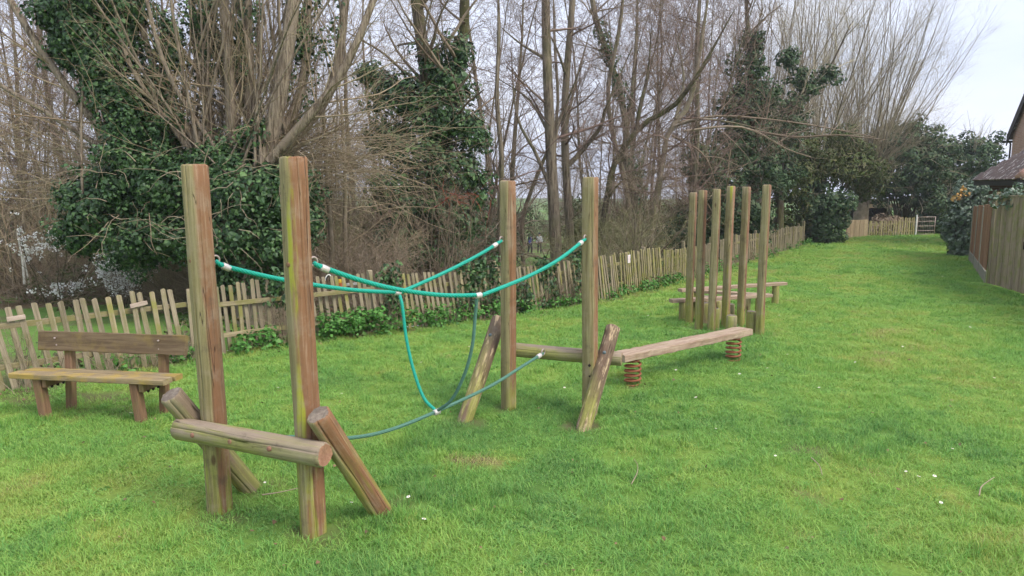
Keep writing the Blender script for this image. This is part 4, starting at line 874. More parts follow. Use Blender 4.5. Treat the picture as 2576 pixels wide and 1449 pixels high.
# low shoots arching over to the right and left
N = 150; sgn_ = np.where(rng.random(N) < .72, 1, -1); S = np.stack([base[0] + np.where(sgn_ > 0, rng.uniform(-.2, .9, N), rng.uniform(-3.4, -1.6, N)), YA + rng.uniform(-.1, .8, N), rng.uniform(1.9, 3.0, N)], -1)
D = np.stack([sgn_ * rng.uniform(.7, 1.2, N), rng.normal(.05, .25, N), rng.uniform(-.05, .8, N)], -1)
Pq, Rq = batch(rng, S, D, rng.uniform(1.6, 3.9, N), rng.uniform(.0035, .010, N), 10, .19, -.05, .25); tubes(tw, Pq, Rq, 4); bare_branches(rng, tw, Pq, Rq, [(7, .15, 1, 50, 20, (.35, 1.2), .55, 5, .20, -.03, 3)])
bare_branches(rng, tw, SP, SR, [(13, .12, 1, 42, 14, (.8, 2.4), .22, 7, .10, .03, 4), (5, .25, 1, 40, 14, (.3, .8), .5, 4, .15, .0, 3)])
# pale hanging ivy stems and twigs in front of the ivy
N = 90; c0 = [at(rng.uniform(230, 790), rng.uniform(360, 640), 11.0 + rng.uniform(-.15, .25)) for _ in range(N)]; D = np.stack([rng.normal(0, .8, N), rng.normal(-.3, .3, N), rng.normal(-.1, .7, N)], -1)
Pq, Rq = batch(rng, np.array(c0), D, rng.uniform(.3, 1.0, N), rng.uniform(.004, .008, N), 7, .28, -.08, .35); tubes(it, Pq, Rq, 4)
def L_(px, py, Y, rx, ry, rz): return (at(px, py, Y), (rx, ry, rz))
big = [L_(250, 520, 11.9, .75, .8, .75), L_(330, 440, 11.8, .7, .8, .6), L_(470, 470, 11.7, 1.0, .9, .7), L_(620, 480, 11.7, .9, .9, .65), L_(720, 500, 11.9, .6, .8, .6), L_(420, 590, 11.7, .95, .9, .55), L_(600, 580, 11.7, .95, .85, .6), L_(720, 600, 11.8, .55, .7, .5),
       L_(220, 590, 12.0, .55, .6, .45), L_(620, 660, 11.9, .62, .6, .5), L_(350, 640, 11.9, .5, .6, .35), L_(655, 705, 11.8, .45, .4, .3), L_(575, 690, 11.9, .35, .4, .3), L_(725, 690, 12.0, .3, .4, .35), L_(560, 400, 11.9, .7, .6, .35), L_(330, 330, 12.0, .55, .6, .55), L_(290, 250, 12.0, .5, .6, .55), L_(250, 160, 12.0, .55, .6, .55), L_(210, 70, 12.0, .55, .6, .6), L_(240, -20, 12.0, .65, .6, .6), L_(360, 260, 12.2, .35, .5, .5), L_(410, 330, 12.1, .45, .5, .45), L_(130, 40, 12.1, .3, .4, .35), L_(170, 130, 12.1, .35, .4, .4), L_(300, 90, 12.2, .4, .5, .6), L_(330, 10, 12.3, .4, .5, .5), L_(520, 150, 12.7, .22, .3, .7), L_(520, 30, 12.7, .22, .3, .6), L_(605, 60, 13.0, .22, .3, .6), L_(615, 200, 12.9, .25, .3, .7), L_(765, 90, 12.8, .18, .3, .6), L_(650, 340, 11.9, .3, .3, .4), L_(780, 555, 12.0, .22, .3, .35), L_(430, 120, 12.4, .3, .4, .6), L_(400, 220, 12.4, .3, .4, .5)]
lum = []
for c, r in big: lum += sub_lumps(rng, c, r, max(9, int(52 * r[0] * r[2])), (.14, .30))
for a, b, c, Y, r in stems[:7]:                                    # ivy sleeves on some stems
    if r in (.09, .10, .088):
        for t in np.linspace(0, 1.3, 12):
            p = at(a[0] + (c[0] - a[0]) * t, a[1] + (c[1] - a[1]) * t, Y + .05); s_ = rng.uniform(.10, .2); lum.append((p + rng.normal(0, .06, 3), (s_, s_, s_ * 1.4)))
lump_leaves(iv, rng, lum, 135, .055, .8)
lump_leaves(iv, rng, [(c, np.array(r) * .85) for c, r in big], 300, .08, .8, inner=.5)
veg('ivy_clad_willow', 'huge ivy smothered pollard willow with upright stems behind the bench', 'tree', (base[0], YA, gA), [('trunk', tr, 'bark_pale', True), ('crown', tw, 'twig_tan', False), ('ivy', iv, 'ivy', False), ('ivy_stems', it, 'dry', False)])

# ---- second ivy-clad tree, centre
rng = np.random.default_rng(12); YB = 16.5; tr = MB(); tw = MB(); iv = MB(); base = at(1085, 700, YB); gB = float(zg(base[0], YB))
tubes(tr, poly([(base[0], YB, gB - .2), at(1090, 560, YB), at(1085, 300, YB), at(1062, 110, YB), at(1040, -60, YB), at(1010, -400, YB)], 14), taperR(.22, .09, 14), 12)
tubes(tr, poly([at(1100, 560, YB + .2), at(1130, 300, YB + .2), at(1165, 100, YB + .2), at(1170, -80, YB), at(1180, -400, YB)], 12), taperR(.17, .08, 12), 10)
p1_ = poly([at(1100, 400, YB), at(1062, 110, YB), at(1040, -60, YB), at(1010, -400, YB)], 12); p2_ = poly([at(1120, 400, YB), at(1165, 100, YB), at(1170, -80, YB), at(1180, -400, YB)], 12)
bare_branches(rng, tw, np.concatenate([p1_, p2_]), np.concatenate([taperR(.16, .1, 12)] * 2), [(16, .05, 1, 62, 15, (1.2, 3.2), .32, 8, .10, .02, 5), (7, .2, 1, 48, 15, (.5, 1.3), .5, 5, .14, .0, 3), (5, .2, 1, 45, 15, (.2, .6), .6, 3, .12, .0, 3)])
big = [L_(1080, 640, YB, .95, .9, .5), L_(1010, 600, YB, .8, .8, .5), L_(1150, 560, YB, .65, .8, .6), L_(1080, 520, YB, 1.0, .9, .7), L_(1000, 470, YB, .8, .8, .6), L_(1140, 430, YB, .8, .8, .75), L_(1060, 380, YB, 1.0, .9, .7), L_(980, 350, YB + .3, .7, .7, .6), L_(1110, 300, YB, .85, .8, .75), L_(1030, 250, YB, .75, .7, .6), L_(1140, 210, YB, .55, .6, .6), L_(970, 230, YB + .3, .5, .5, .45), L_(1090, 160, YB, .4, .5, .5), L_(1160, 130, YB, .25, .4, .5), L_(1190, 330, YB, .45, .5, .5), L_(1200, 480, YB, .3, .4, .6), L_(930, 190, YB + .5, .35, .4, .3)]
lum = []
for c, r in big: lum += sub_lumps(rng, c, r, max(9, int(34 * r[0] * r[2])), (.15, .34))
lump_leaves(iv, rng, lum, 85, .068, .8); lump_leaves(iv, rng, [(c, np.array(r) * .85) for c, r in big], 130, .11, .8, inner=.5)
veg('ivy_clad_tree', 'tapering tree thickly covered in dark ivy behind the crossing ropes', 'tree', (base[0], YB, gB), [('trunk', tr, 'bark_dark', True), ('crown', tw, 'twig_brown', False), ('ivy', iv, 'ivy', False)])
# red leaved suckers at its foot
rs = MB(); rl = MB(); S = np.array([at(rng.uniform(1120, 1240), rng.uniform(480, 520), 15.3) for _ in range(26)]); Pq, Rq = batch(rng, S, np.stack([rng.normal(.3, .7, 26), rng.normal(-.2, .3, 26), rng.normal(-.1, .5, 26)], -1), rng.uniform(.4, .9, 26), np.full(26, .006), 6, .2, -.05); tubes(rs, Pq, Rq, 4)
veg('red_twigged_bramble', 'sprays of reddish bramble stems in front of the ivy-clad centre tree', 'bramble', at(1180, 700, 15.3) * np.array([1, 1, 0]) + np.array([0, 0, gB]), [('stems', rs, 'red_leaf', False)])

# ---- bare trees in the middle, each with its own trunk line
def bare_tree(label, seed, Y, pts, r0, r1, limbs=(), bark='bark', twig='twig_brown', spec=None, ivy=(), ntop=1.0, name='bare_tree', group=None, below=True):
    rng = np.random.default_rng(seed); tr = MB(); tw = MB(); iv = MB(); P = [at(*p, Y + (p[2] if len(p) > 2 else 0)) if False else at(p[0], p[1], Y + (p[2] if len(p) > 2 else 0)) for p in pts]
    g = float(zg(P[0][0], P[0][1])); 
    if below: P = [np.array([P[0][0] - (P[1][0] - P[0][0]) * .12, P[0][1], g - .25])] + P
    pl = poly(P, 20); Rr = taperR(r0, r1, 20) * np.where(np.linspace(0, 1, 20) > .8, 1 - (np.linspace(0, 1, 20) - .8) * 4.4, 1.0)[None]; Rr[0, 0] *= 1.25; tubes(tr, pl, Rr, 12)
    PP = [pl[:, 4:]]; RR = [Rr[:, 4:]]
    for lp, la, lb in limbs:
        q = poly([at(p[0], p[1], Y + (p[2] if len(p) > 2 else 0)) for p in lp], 12); rr = taperR(la, lb * .35, 12); tubes(tr, q, rr, 8); PP.append(q); RR.append(rr)
    spec = spec or [(12, .1, 1, 58, 16, (1.0, 3.0), .34, 8, .11, .03, 5), (7, .15, 1, 46, 16, (.45, 1.3), .5, 5, .15, .01, 3), (6, .15, 1, 44, 16, (.2, .6), .6, 3, .14, .0, 3)]
    for q, rr in zip(PP, RR): bare_branches(rng, tw, q, rr, spec)
    lum = []
    for ip, rad, n in ivy:
        c = catmull(np.array([at(p[0], p[1], Y - .05 + (p[2] if len(p) > 2 else 0)) for p in ip]), n)
        for p in c: s_ = rad * rng.uniform(.7, 1.25); lum.append((p + rng.normal(0, rad * .35, 3), (s_, s_, s_ * 1.4)))
    if lum: lump_leaves(iv, rng, lum, 75, .085, .8)
    return veg(name, label, 'tree', (P[0][0], P[0][1], g), [('trunk', tr, bark, True), ('crown', tw, twig, False), ('ivy', iv, 'ivy_far', False)], group)
bare_tree('straight rough barked tree, left of two close trunks beside the walkers', 21, 20.0, [(1402, 690), (1395, 560), (1388, 430), (1380, 250), (1374, 80), (1372, -120), (1370, -420)], .185, .08, [([(1384, 470), (1345, 380), (1300, 290), (1285, 120, .4)], .06, .03), ([(1390, 430), (1400, 330), (1425, 260), (1470, 150, -.5)], .07, .03), ([(1375, 150), (1310, 110), (1250, 60, -.6)], .05, .02), ([(1392, 655), (1345, 646, -.2), (1297, 632, -.4)], .045, .03), ([(1378, 330), (1330, 250, .3), (1240, 190, .6)], .05, .02)], twig='twig_red')
bare_tree('straight tree, right of two close trunks beside the walkers', 22, 21.0, [(1438, 690), (1432, 560), (1424, 430), (1420, 300), (1428, 150), (1440, 0), (1450, -350)], .14, .065, [([(1424, 420), (1450, 395), (1480, 360), (1512, 318, -.4), (1525, 270, -.6), (1590, 120, -.8)], .085, .035), ([(1422, 330), (1450, 200, .4), (1490, 60, .6)], .06, .025), ([(1428, 200), (1390, 100, -.5), (1340, 40, -.8)], .045, .02), ([(1430, 560), (1462, 530, -.3), (1485, 515, -.4)], .03, .015)], bark='bark', twig='twig_red')
bare_tree('dark limbed tree leaning right over the wood with a long curved bough', 23, 19.0, [(1502, 640), (1510, 590), (1527, 500), (1542, 420), (1582, 353), (1622, 310), (1662, 287), (1700, 262, -.3), (1760, 180, -.6), (1850, 20, -.8)], .10, .045, [([(1527, 500), (1560, 460, -.2), (1600, 430, -.4)], .05, .02), ([(1600, 330), (1612, 260), (1630, 180, .3), (1640, 60, .5)], .06, .025), ([(1545, 415), (1590, 390, .3), (1640, 370, .5)], .04, .02)], bark='bark_dark', twig='twig_red')
bare_tree('tall curving trunk with ivy up its right flank in the middle wood', 24, 24.0, [(1608, 640), (1600, 540), (1592, 467), (1572, 393), (1576, 335), (1560, 233), (1515, 97), (1490, 0), (1470, -300)], .145, .07, [([(1574, 350), (1588, 250, .3), (1600, 100, .5), (1605, -60, .5)], .085, .04)], bark='bark', twig='twig_brown', ivy=[([(1606, 520), (1602, 440), (1596, 380)], .24, 9), ([(1570, 250), (1535, 150), (1505, 70)], .26, 12)])
bare_tree('smooth leaning trunk with cut stubs, right of the curved bough tree', 25, 21.0, [(1633, 640), (1637, 600), (1648, 520), (1662, 430), (1672, 380), (1682, 330), (1722, 282), (1745, 220), (1765, 100), (1790, -60)], .105, .055, [([(1660, 455), (1680, 440, -.2), (1690, 430, -.3)], .07, .05), ([(1690, 320), (1760, 300, -.4), (1850, 310, -.7), (1930, 330, -.9)], .05, .02), ([(1700, 300), (1720, 200, .4), (1700, 80, .6)], .06, .025)], bark='bark_smooth', twig='twig_red')
bare_tree('thin dark trunk rising between the ivy-flanked tree and the leaning tree', 26, 23.0, [(1592, 620), (1585, 545), (1570, 450), (1562, 415), (1540, 330), (1530, 220), (1560, 60), (1580, -150)], .10, .05, bark='bark', twig='twig_brown')
bare_tree('slim forked tree in front of the walkers, left side', 27, 26.0, [(1318, 690), (1313, 610), (1316, 540), (1340, 470), (1400, 300), (1395, 100), (1390, -100)], .085, .035, [([(1313, 590), (1300, 560), (1290, 510), (1280, 380, .5)], .07, .03)], bark='bark', twig='twig_brown')
bare_tree('young bare tree just right of the second ivy-clad tree', 28, 18.5, [(1262, 700), (1258, 560), (1262, 400), (1250, 250), (1255, 80), (1250, -120)], .085, .035, bark='bark', twig='twig_red')
bare_tree('purple twigged bare tree left of the dark ivy columns', 29, 24.0, [(1740, 640), (1742, 540), (1750, 420), (1755, 300), (1752, 150), (1760, 0), (1770, -220)], .11, .05, bark='bark', twig='twig_red', spec=[(16, .0, 1, 52, 16, (1.2, 3.0), .34, 8, .11, .03, 5), (8, .15, 1, 46, 16, (.45, 1.3), .5, 5, .15, .01, 3), (6, .15, 1, 44, 16, (.2, .6), .6, 3, .14, .0, 3)])

# ---- dark ivy columns and long lateral boughs, right of centre
def ivy_tree(label, seed, Y, pts, r0, ivs, density=55, size=.10, mat='ivy_far', twig='twig_brown', tspec=None, extra=()):
    rng = np.random.default_rng(seed); tr = MB(); tw = MB(); iv = MB(); P = [at(p[0], p[1], Y) for p in pts]; g = float(zg(P[0][0], P[0][1])); P = [np.array([P[0][0], P[0][1], g - .2])] + P
    pl = poly(P, 14); tubes(tr, pl, taperR(r0, r0 * .07, 14), 10); bare_branches(rng, tw, pl[:, 3:], taperR(r0, r0 * .4, 14)[:, 3:], tspec or [(14, .1, 1, 40, 14, (1.2, 3.2), .3, 7, .09, .05, 4), (7, .2, 1, 40, 15, (.5, 1.4), .5, 5, .13, .02, 3), (4, .2, 1, 40, 15, (.2, .6), .6, 3, .12, .0, 3)])
    big = [L_(*q) for q in ivs]; lum = []
    for c, r in big: lum += sub_lumps(rng, c, r, max(10, int(26 * r[0] * r[2]) + 8), (.12, .36))
    lump_leaves(iv, rng, lum, density, size, .7); lump_leaves(iv, rng, [(c, np.array(r) * .7) for c, r in big], density * .9, size * 1.6, .7, inner=.5)
    for e in extra:
        q = poly([at(p[0], p[1], Y + p[2]) for p in e], 12); tubes(tw, q, taperR(.045, .015, 12), 5); bare_branches(rng, tw, q, taperR(.05, .02, 12), [(9, .1, 1, 48, 15, (.5, 1.5), .5, 6, .14, .0, 3), (5, .2, 1, 42, 14, (.2, .6), .6, 4, .14, .0, 3)])
    return veg('ivy_clad_tree', label, 'tree', (P[0][0], P[0][1], g), [('trunk', tr, 'bark_dark', True), ('crown', tw, twig, False), ('ivy', iv, mat, False)])
ivy_tree('tall narrow tree with a dark ivy column right of centre', 31, 27.0, [(1895, 600), (1895, 400), (1890, 200), (1880, 50), (1870, -150)], .25, [(1890, 420, 27, 1.5, 1.2, 1.1), (1880, 320, 27, 1.2, 1.0, 1.0), (1900, 250, 27, 1.0, .9, .9), (1885, 180, 27, .8, .7, .8), (1895, 120, 27, .5, .5, .7), (1850, 260, 27, .8, .8, .8), (1835, 380, 27, 1.0, 1.0, .9)],
         extra=[[(1700, 310, -4), (1800, 292, -4), (1930, 300, -4), (2060, 318, -4), (2200, 345, -3)], [(1720, 330, -5), (1830, 318, -5), (1900, 330, -5), (1980, 375, -4), (2040, 395, -4)], [(1690, 340, -5), (1760, 380, -5.5), (1790, 430, -5.5), (1800, 480, -5.5)], [(1900, 330, -4), (2000, 345, -4), (2110, 340, -4), (2230, 352, -3)]])
ivy_tree('leaning tree with ragged ivy arms, second dark column right of centre', 32, 29.0, [(1960, 600), (1962, 450), (1975, 330), (2010, 240), (2080, 180), (2140, 60)], .2, [(1960, 430, 29, 1.1, 1.0, 1.2), (1975, 330, 29, .9, .8, .9), (2000, 262, 29, .6, .6, .6), (2040, 225, 29, .6, .5, .35), (2085, 190, 29, .5, .4, .28), (1985, 150, 29, .35, .4, .6), (2015, 200, 29, .4, .4, .5)], twig='twig_willow')
ivy_tree('short bushy ivy tree behind the upright poles', 33, 25.0, [(1800, 640), (1800, 540), (1790, 420)], .2, [(1800, 560, 25, 1.5, 1.2, .9), (1740, 590, 25, .9, .9, .7), (1850, 520, 25, 1.3, 1.2, .9), (1800, 470, 25, 1.2, 1.0, .8), (1900, 560, 25, .9, 1.0, .9), (1770, 400, 25.5, .8, .9, .8)], twig='twig_tan', mat='ivy_far')

# ---- evergreens and far bushes
def bush(name, label, seed, Y, ivs, mat, density=40, size=.12, shape=LEAF, twig=None, group=None, cat='bush', lo=(.25, .55), extra_twigs=0):
    rng = np.random.default_rng(seed); lf = MB(); tw = MB(); big = [L_(*q) for q in ivs]; lum = []
    for c, r in big: lum += sub_lumps(rng, c, r, max(6, int(9 * r[0] * r[2]) + 5), lo)
    lump_leaves(lf, rng, lum, density, size, .5, shape); lump_leaves(lf, rng, [(c, np.array(r) * .75) for c, r in big], density * .7, size * 1.6, .5, shape, inner=.5)
    c0 = np.mean([b[0] for b in big], 0); g = float(zg(c0[0], c0[1])); st = []
    for c, r in big:
        S = np.array([c0[0], c0[1], g]) + rng.normal(0, .15, (3, 3)) * np.array([1, 1, 0]); st.append(np.stack([S, S * .5 + np.asarray(c) * .5 + rng.normal(0, .1, (3, 3)), np.asarray(c) + rng.normal(0, .3, (3, 3))], 1))
    st = np.concatenate(st); Rr = np.linspace(.06, .02, 3)[None].repeat(len(st), 0); tr = MB(); tubes(tr, st, Rr, 6)
    if extra_twigs:
        for c, r in big:
            N = extra_twigs; d = nrm(rng.normal(0, 1, (N, 3)) + UP * .5); Pq, Rq = batch(rng, np.asarray(c) + d * np.asarray(r) * .7, d, rng.uniform(.6, 1.7, N), rng.uniform(.008, .018, N), 6, .14, .03); tubes(tw, Pq, Rq, 4); bare_branches(rng, tw, Pq, Rq, [(5, .2, 1, 40, 15, (.3, .8), .6, 4, .14, .02, 3)])
    return veg(name, label, cat, (c0[0], c0[1], g), [('stems', tr, 'bark_dark', True), ('foliage', lf, mat, False), ('twigs', tw, twig or 'twig_tan', False)], group)
NEED = LEAF * np.array([.55, 1.3, 1.0])
bush('ivy_bush', 'dark ivy-covered trunk and bush at the end of the picket fence', 41, 31.4, [(2095, 590, 31.4, .62, .6, .75), (2085, 540, 31.4, .8, .7, .8), (2060, 590, 31.6, .55, .6, .6), (2100, 500, 31.6, .9, .8, .7), (2040, 500, 32, .9, .8, .8)], 'ivy_far', 46, .12)
bush('evergreen_tree', 'olive green evergreen tree overhanging the fence end', 42, 33.0, [(1985, 470, 32, 1.4, 1.2, 1.1), (2060, 430, 32.5, 1.7, 1.3, 1.2), (2140, 420, 33, 1.6, 1.3, 1.2), (2180, 470, 34, 1.3, 1.2, 1.0), (2010, 390, 33, 1.3, 1.2, .9), (2120, 360, 34, 1.2, 1.2, .8), (1985, 560, 32, 1.0, 1.0, 1.0)], 'conifer', 46, .13, NEED, 'twig_olive', cat='tree', extra_twigs=16)
bush('evergreen_tree', 'grey-green round evergreen tree standing above the far pickets', 43, 40.0, [(2290, 420, 40, 2.2, 1.8, 1.8), (2340, 380, 41, 1.6, 1.5, 1.6), (2270, 340, 41, 1.6, 1.5, 1.2), (2240, 470, 40, 1.4, 1.3, 1.0), (2310, 490, 40, 1.6, 1.3, 1.0), (2230, 380, 41, 1.5, 1.4, 1.2)], 'ivy_far', 34, .15, LEAF, 'twig_willow', cat='tree', extra_twigs=34)
bush('evergreen_tree', 'dark blue-green evergreen tree between far gate and garage roof', 44, 42.0, [(2440, 420, 42, 1.9, 1.6, 1.5), (2400, 470, 42, 1.8, 1.6, 1.4), (2455, 370, 43, 1.5, 1.4, .9), (2370, 520, 41, 1.3, 1.2, 1.1), (2360, 450, 42, 1.1, 1.1, 1.0), (2410, 540, 41, 1.3, 1.2, 1.0)], 'ivy_far', 34, .15, LEAF, 'twig_willow', cat='tree', extra_twigs=34)
bush('dark_bush', 'dark low bush beside the mesh gate at the far end', 45, 38.5, [(2372, 570, 38.5, .9, .8, .7), (2395, 560, 38.5, .8, .8, .9), (2360, 520, 39, .8, .8, .7)], 'ivy_far', 34, .13)
bush('dry_bush', 'tan dead fern and brush behind the far pickets', 46, 39.0, [(2230, 560, 39, .8, .6, .45), (2205, 575, 38.6, .6, .5, .35), (2260, 570, 39, .6, .5, .4)], 'dry', 40, .13, NEED)
# glossy shrub by the brown panels with orange young leaves
rng = np.random.default_rng(47); lf = MB(); lo_ = MB(); st = MB(); c0 = np.array([15.75, 24.3]); g = float(zg(*c0))
big = [L_(2425, 600, 24.0, .55, .7, .6), L_(2430, 545, 24.0, .55, .7, .6), L_(2437, 500, 24.2, .5, .7, .5), L_(2412, 630, 24.2, .35, .5, .35), L_(2450, 480, 24.6, .5, .7, .4), L_(2405, 580, 24.3, .3, .5, .5), L_(2410, 530, 24.3, .3, .5, .4)]; lum = []
for c, r in big: lum += sub_lumps(rng, c, r, 16, (.14, .28))
lump_leaves(lf, rng, lum, 130, .085, .4); lump_leaves(lf, rng, big, 60, .12, .4, inner=.5); lump_leaves(lo_, rng, sub_lumps(rng, at(2416, 490, 23.9), (.24, .3, .26), 7, (.06, .13)), 60, .09, .1)
S = np.array([[c0[0], c0[1], g]]).repeat(9, 0) + rng.normal(0, .1, (9, 3)) * np.array([1, 1, 0]); Pq, Rq = batch(rng, S, np.stack([rng.normal(0, .25, 9), rng.normal(0, .25, 9), np.ones(9)], -1), np.full(9, 2.0), np.full(9, .03), 6, .08, .0); tubes(st, Pq, Rq, 6)
veg('variegated_shrub', 'grey-green glossy shrub with orange young leaves beside the brown fence panels', 'shrub', (c0[0], c0[1], g), [('stems', st, 'bark_dark', True), ('foliage', lf, 'laurel', False), ('young_leaves', lo_, 'laurel_orange', False)])
rng = np.random.default_rng(48); lf = MB(); lump_leaves(lf, rng, sub_lumps(rng, at(2545, 497, 15.4), (.55, .4, .24), 18, (.07, .16)) + sub_lumps(rng, at(2572, 482, 15.2), (.3, .4, .25), 10, (.07, .15)), 110, .065, .5)
cl = obj('climber', lf.mesh('climber'), MT['laurel']); tag(cl, 'leafy climber spilling over the top of the old board fence', 'climber')

# ---- tall hazy willows at the far right, upright fans of bare stems
def willow(label, seed, Y, px, py, n, spread, H, lean, group='tall bare willows at the far end'):
    rng = np.random.default_rng(seed); tr = MB(); tw = MB(); b = at(px, py, Y); g = float(zg(b[0], Y)); S = np.array([b[0], Y, g + .5])
    tubes(tr, poly([(b[0], Y, g - .2), (b[0], Y, g + 1.4), (b[0] + .1, Y, g + 2.6)], 6), taperR(.42, .36, 6), 12)
    a = rng.uniform(0, 2 * math.pi, n); sp = np.radians(spread) * np.sqrt(rng.random(n)); D = np.stack([np.sin(sp) * np.cos(a) + lean, np.sin(sp) * np.sin(a) * .7, np.cos(sp)], -1)
    P, R = batch(rng, np.array([b[0], Y, g + 2.2]) + rng.normal(0, .25, (n, 3)), D, H * rng.uniform(.75, 1.05, n) * (1 - .25 * (sp / np.radians(spread))), rng.uniform(.022, .058, n), 12, .055, .012, .12); tubes(tr, P, R, 6)
    bare_branches(rng, tw, P, R, [(18, .06, 1, 30, 11, (1.2, 3.6), .38, 6, .09, .045, 3), (9, .15, 1, 32, 12, (.6, 1.7), .6, 4, .12, .03, 3)])
    return veg('willow', label, 'tree', (b[0], Y, g), [('trunk', tr, 'bark_smooth', True), ('crown', tw, 'twig_willow', False)], group)
willow('pale tall bare willow, rightmost, leaning out over the far lawn', 51, 40.0, 2165, 560, 60, 33, 14.0, .05)
willow('pale tall bare willow behind the leaning ivy arms, second from the right', 52, 38.0, 2040, 560, 52, 32, 15.5, .06)
willow('pale tall bare willow behind the dark ivy column, leftmost of three', 53, 36.0, 1900, 560, 36, 26, 15.0, .05)

# ---- wood behind: shared tree kinds, copied
def proto_tree(seed, H, r0, multi, spec, wig=.035, spread=14):
    rng = np.random.default_rng(seed); tr = MB(); tw = MB(); n = multi; a = rng.uniform(0, 6.28, n); sp = np.radians(rng.uniform(.3, 1, n) * (spread if n > 1 else 4))
    D = np.stack([np.sin(sp) * np.cos(a), np.sin(sp) * np.sin(a), np.cos(sp)], -1); P, R = batch(rng, np.concatenate([rng.normal(0, .12 if n > 1 else 0, (n, 2)), np.full((n, 1), -.3)], 1), D, H * rng.uniform(.8, 1.05, n), np.full(n, r0) * rng.uniform(.7, 1.1, n), 12, wig, .01, .18)
    R[:, 0] *= 1.3; tubes(tr, P, R, 8); bare_branches(rng, tw, P, R, spec, .0048 if H > 5 else .0032); return tr.mesh('trunk', True), tw.mesh('crown')
tall = [(24, .08, 1, 52, 15, (1.4, 4.0), .40, 7, .10, .03, 4), (10, .12, 1, 46, 16, (.6, 1.7), .6, 5, .13, .01, 3), (6, .12, 1, 44, 16, (.3, .9), .7, 3, .13, .0, 3)]
upr = [(14, .08, 1, 34, 12, (1.5, 4.2), .40, 7, .07, .05, 4), (9, .12, 1, 36, 13, (.6, 1.8), .6, 5, .10, .02, 3), (5, .12, 1, 38, 14, (.3, .9), .7, 3, .12, .0, 3)]
kinds = [proto_tree(61, 13, .125, 1, tall), proto_tree(62, 11, .095, 2, tall), proto_tree(63, 12, .08, 3, upr), proto_tree(64, 14, .135, 1, tall, .06), proto_tree(65, 10, .06, 4, upr)]
shr = [(12, .05, 1, 42, 16, (.5, 1.5), .5, 6, .14, .0, 3), (7, .1, 1, 44, 16, (.25, .8), .6, 4, .16, -.01, 3)]
sk = [proto_tree(71, 3.2, .022, 16, shr, .10, 42), proto_tree(72, 2.6, .018, 20, shr, .13, 55), proto_tree(73, 4.2, .028, 12, shr, .08, 34), proto_tree(74, 2.2, .014, 22, shr, .16, 65)]
def place_tree(kind, x, y, s, name, label, cat, twig, bark, group, rz):
    z = float(zg(x, y)); t = thing(name, label, cat, (x, y, z), group, rz); t.scale = (s, s, s)
    for nm, me, mt in (('trunk', kind[0], bark), ('crown', kind[1], twig)):
        if not me.materials: me.materials.append(MT[mt])
        o = bpy.data.objects.new(nm, me); COL.objects.link(o); o.parent = t; o.material_slots[0].link = 'OBJECT'; o.material_slots[0].material = MT[mt]
        if nm == 'crown': o['kind'] = 'stuff'
    return t
MC = {}; rng = np.random.default_rng(77); placed = []
tw_cyc = ['twig_brown', 'twig_red', 'twig_brown', 'twig_tan', 'twig_red']
def ok(x, y, d): return all((x - a) ** 2 + (y - b) ** 2 > d * d for a, b in placed)
cnt = 0
NEARER = [(-150, 17, 'bare tree whose branches reach in from beyond the bench end of the picture'), (20, 18, 'bare tree directly behind the bleached dead stem'), (90, 22, 'bare tree behind the white blossom, short of the willow ivy'), (260, 21, 'bare tree behind the ivy column of the pollard willow'), (330, 25, 'distant bare tree between the willow ivy column and its slender stems'), (420, 19, 'bare tree right behind the slender leaning stems of the pollard willow'), (560, 23, 'bare tree behind the first upright willow stem above the front post'),
          (720, 26, 'bare tree behind the thickest upright stem of the willow'), (800, 21, 'bare tree between the willow stems and the arching shoots'), (900, 24, 'bare tree rising behind the arching willow shoots'), (960, 20, 'bare tree just left of the ivy-clad centre tree'), (1190, 24, 'bare tree just right of the ivy-clad centre tree, behind the young tree'), (1230, 31, 'farther bare tree right of the ivy-clad centre tree'), (1275, 26, 'bare tree rising above the top of the third tall post'),
          (1480, 27, 'bare tree rising above the top of the fourth tall post'), (1520, 38, 'far bare tree behind the dark limbed leaning tree'), (1640, 29, 'bare tree behind the smooth leaning trunk with stubs'), (1700, 26, 'bare tree between the leaning trunk and the purple twigged tree'), (1760, 33, 'bare tree rising behind the leftmost upright poles'), (1840, 38, 'bare tree behind the short bushy ivy tree')]
FARTHER = [(160, 28), (480, 30), (640, 27), (850, 32), (1010, 30), (1120, 28), (1450, 34), (1560, 32), (1680, 37), (1800, 31), (-60, 30), (60, 36), (200, 40), (500, 44), (780, 42), (1090, 44), (1250, 56), (1420, 70), (1350, 80), (1500, 52), (1620, 48), (1720, 54), (0, 50), (300, 55), (600, 58), (900, 60), (1850, 58)]
for px, Y, *lb in NEARER + FARTHER:
    x = (px - 1288) / FPX * Y + rng.normal(0, .3); y = Y + rng.normal(0, .6); k = int(rng.integers(0, 5)); s_ = rng.uniform(.85, 1.2); placed.append((x, y))
    place_tree(kinds[k], x, y, s_, 'wood_tree', (lb[0] if lb else 'one of the far bare grey-brown trees closing the wood behind'), 'tree', tw_cyc[k] if Y < 34 else 'twig_brown', 'bark', 'bare trees of the wood', rng.uniform(0, 6.28)); cnt += 1
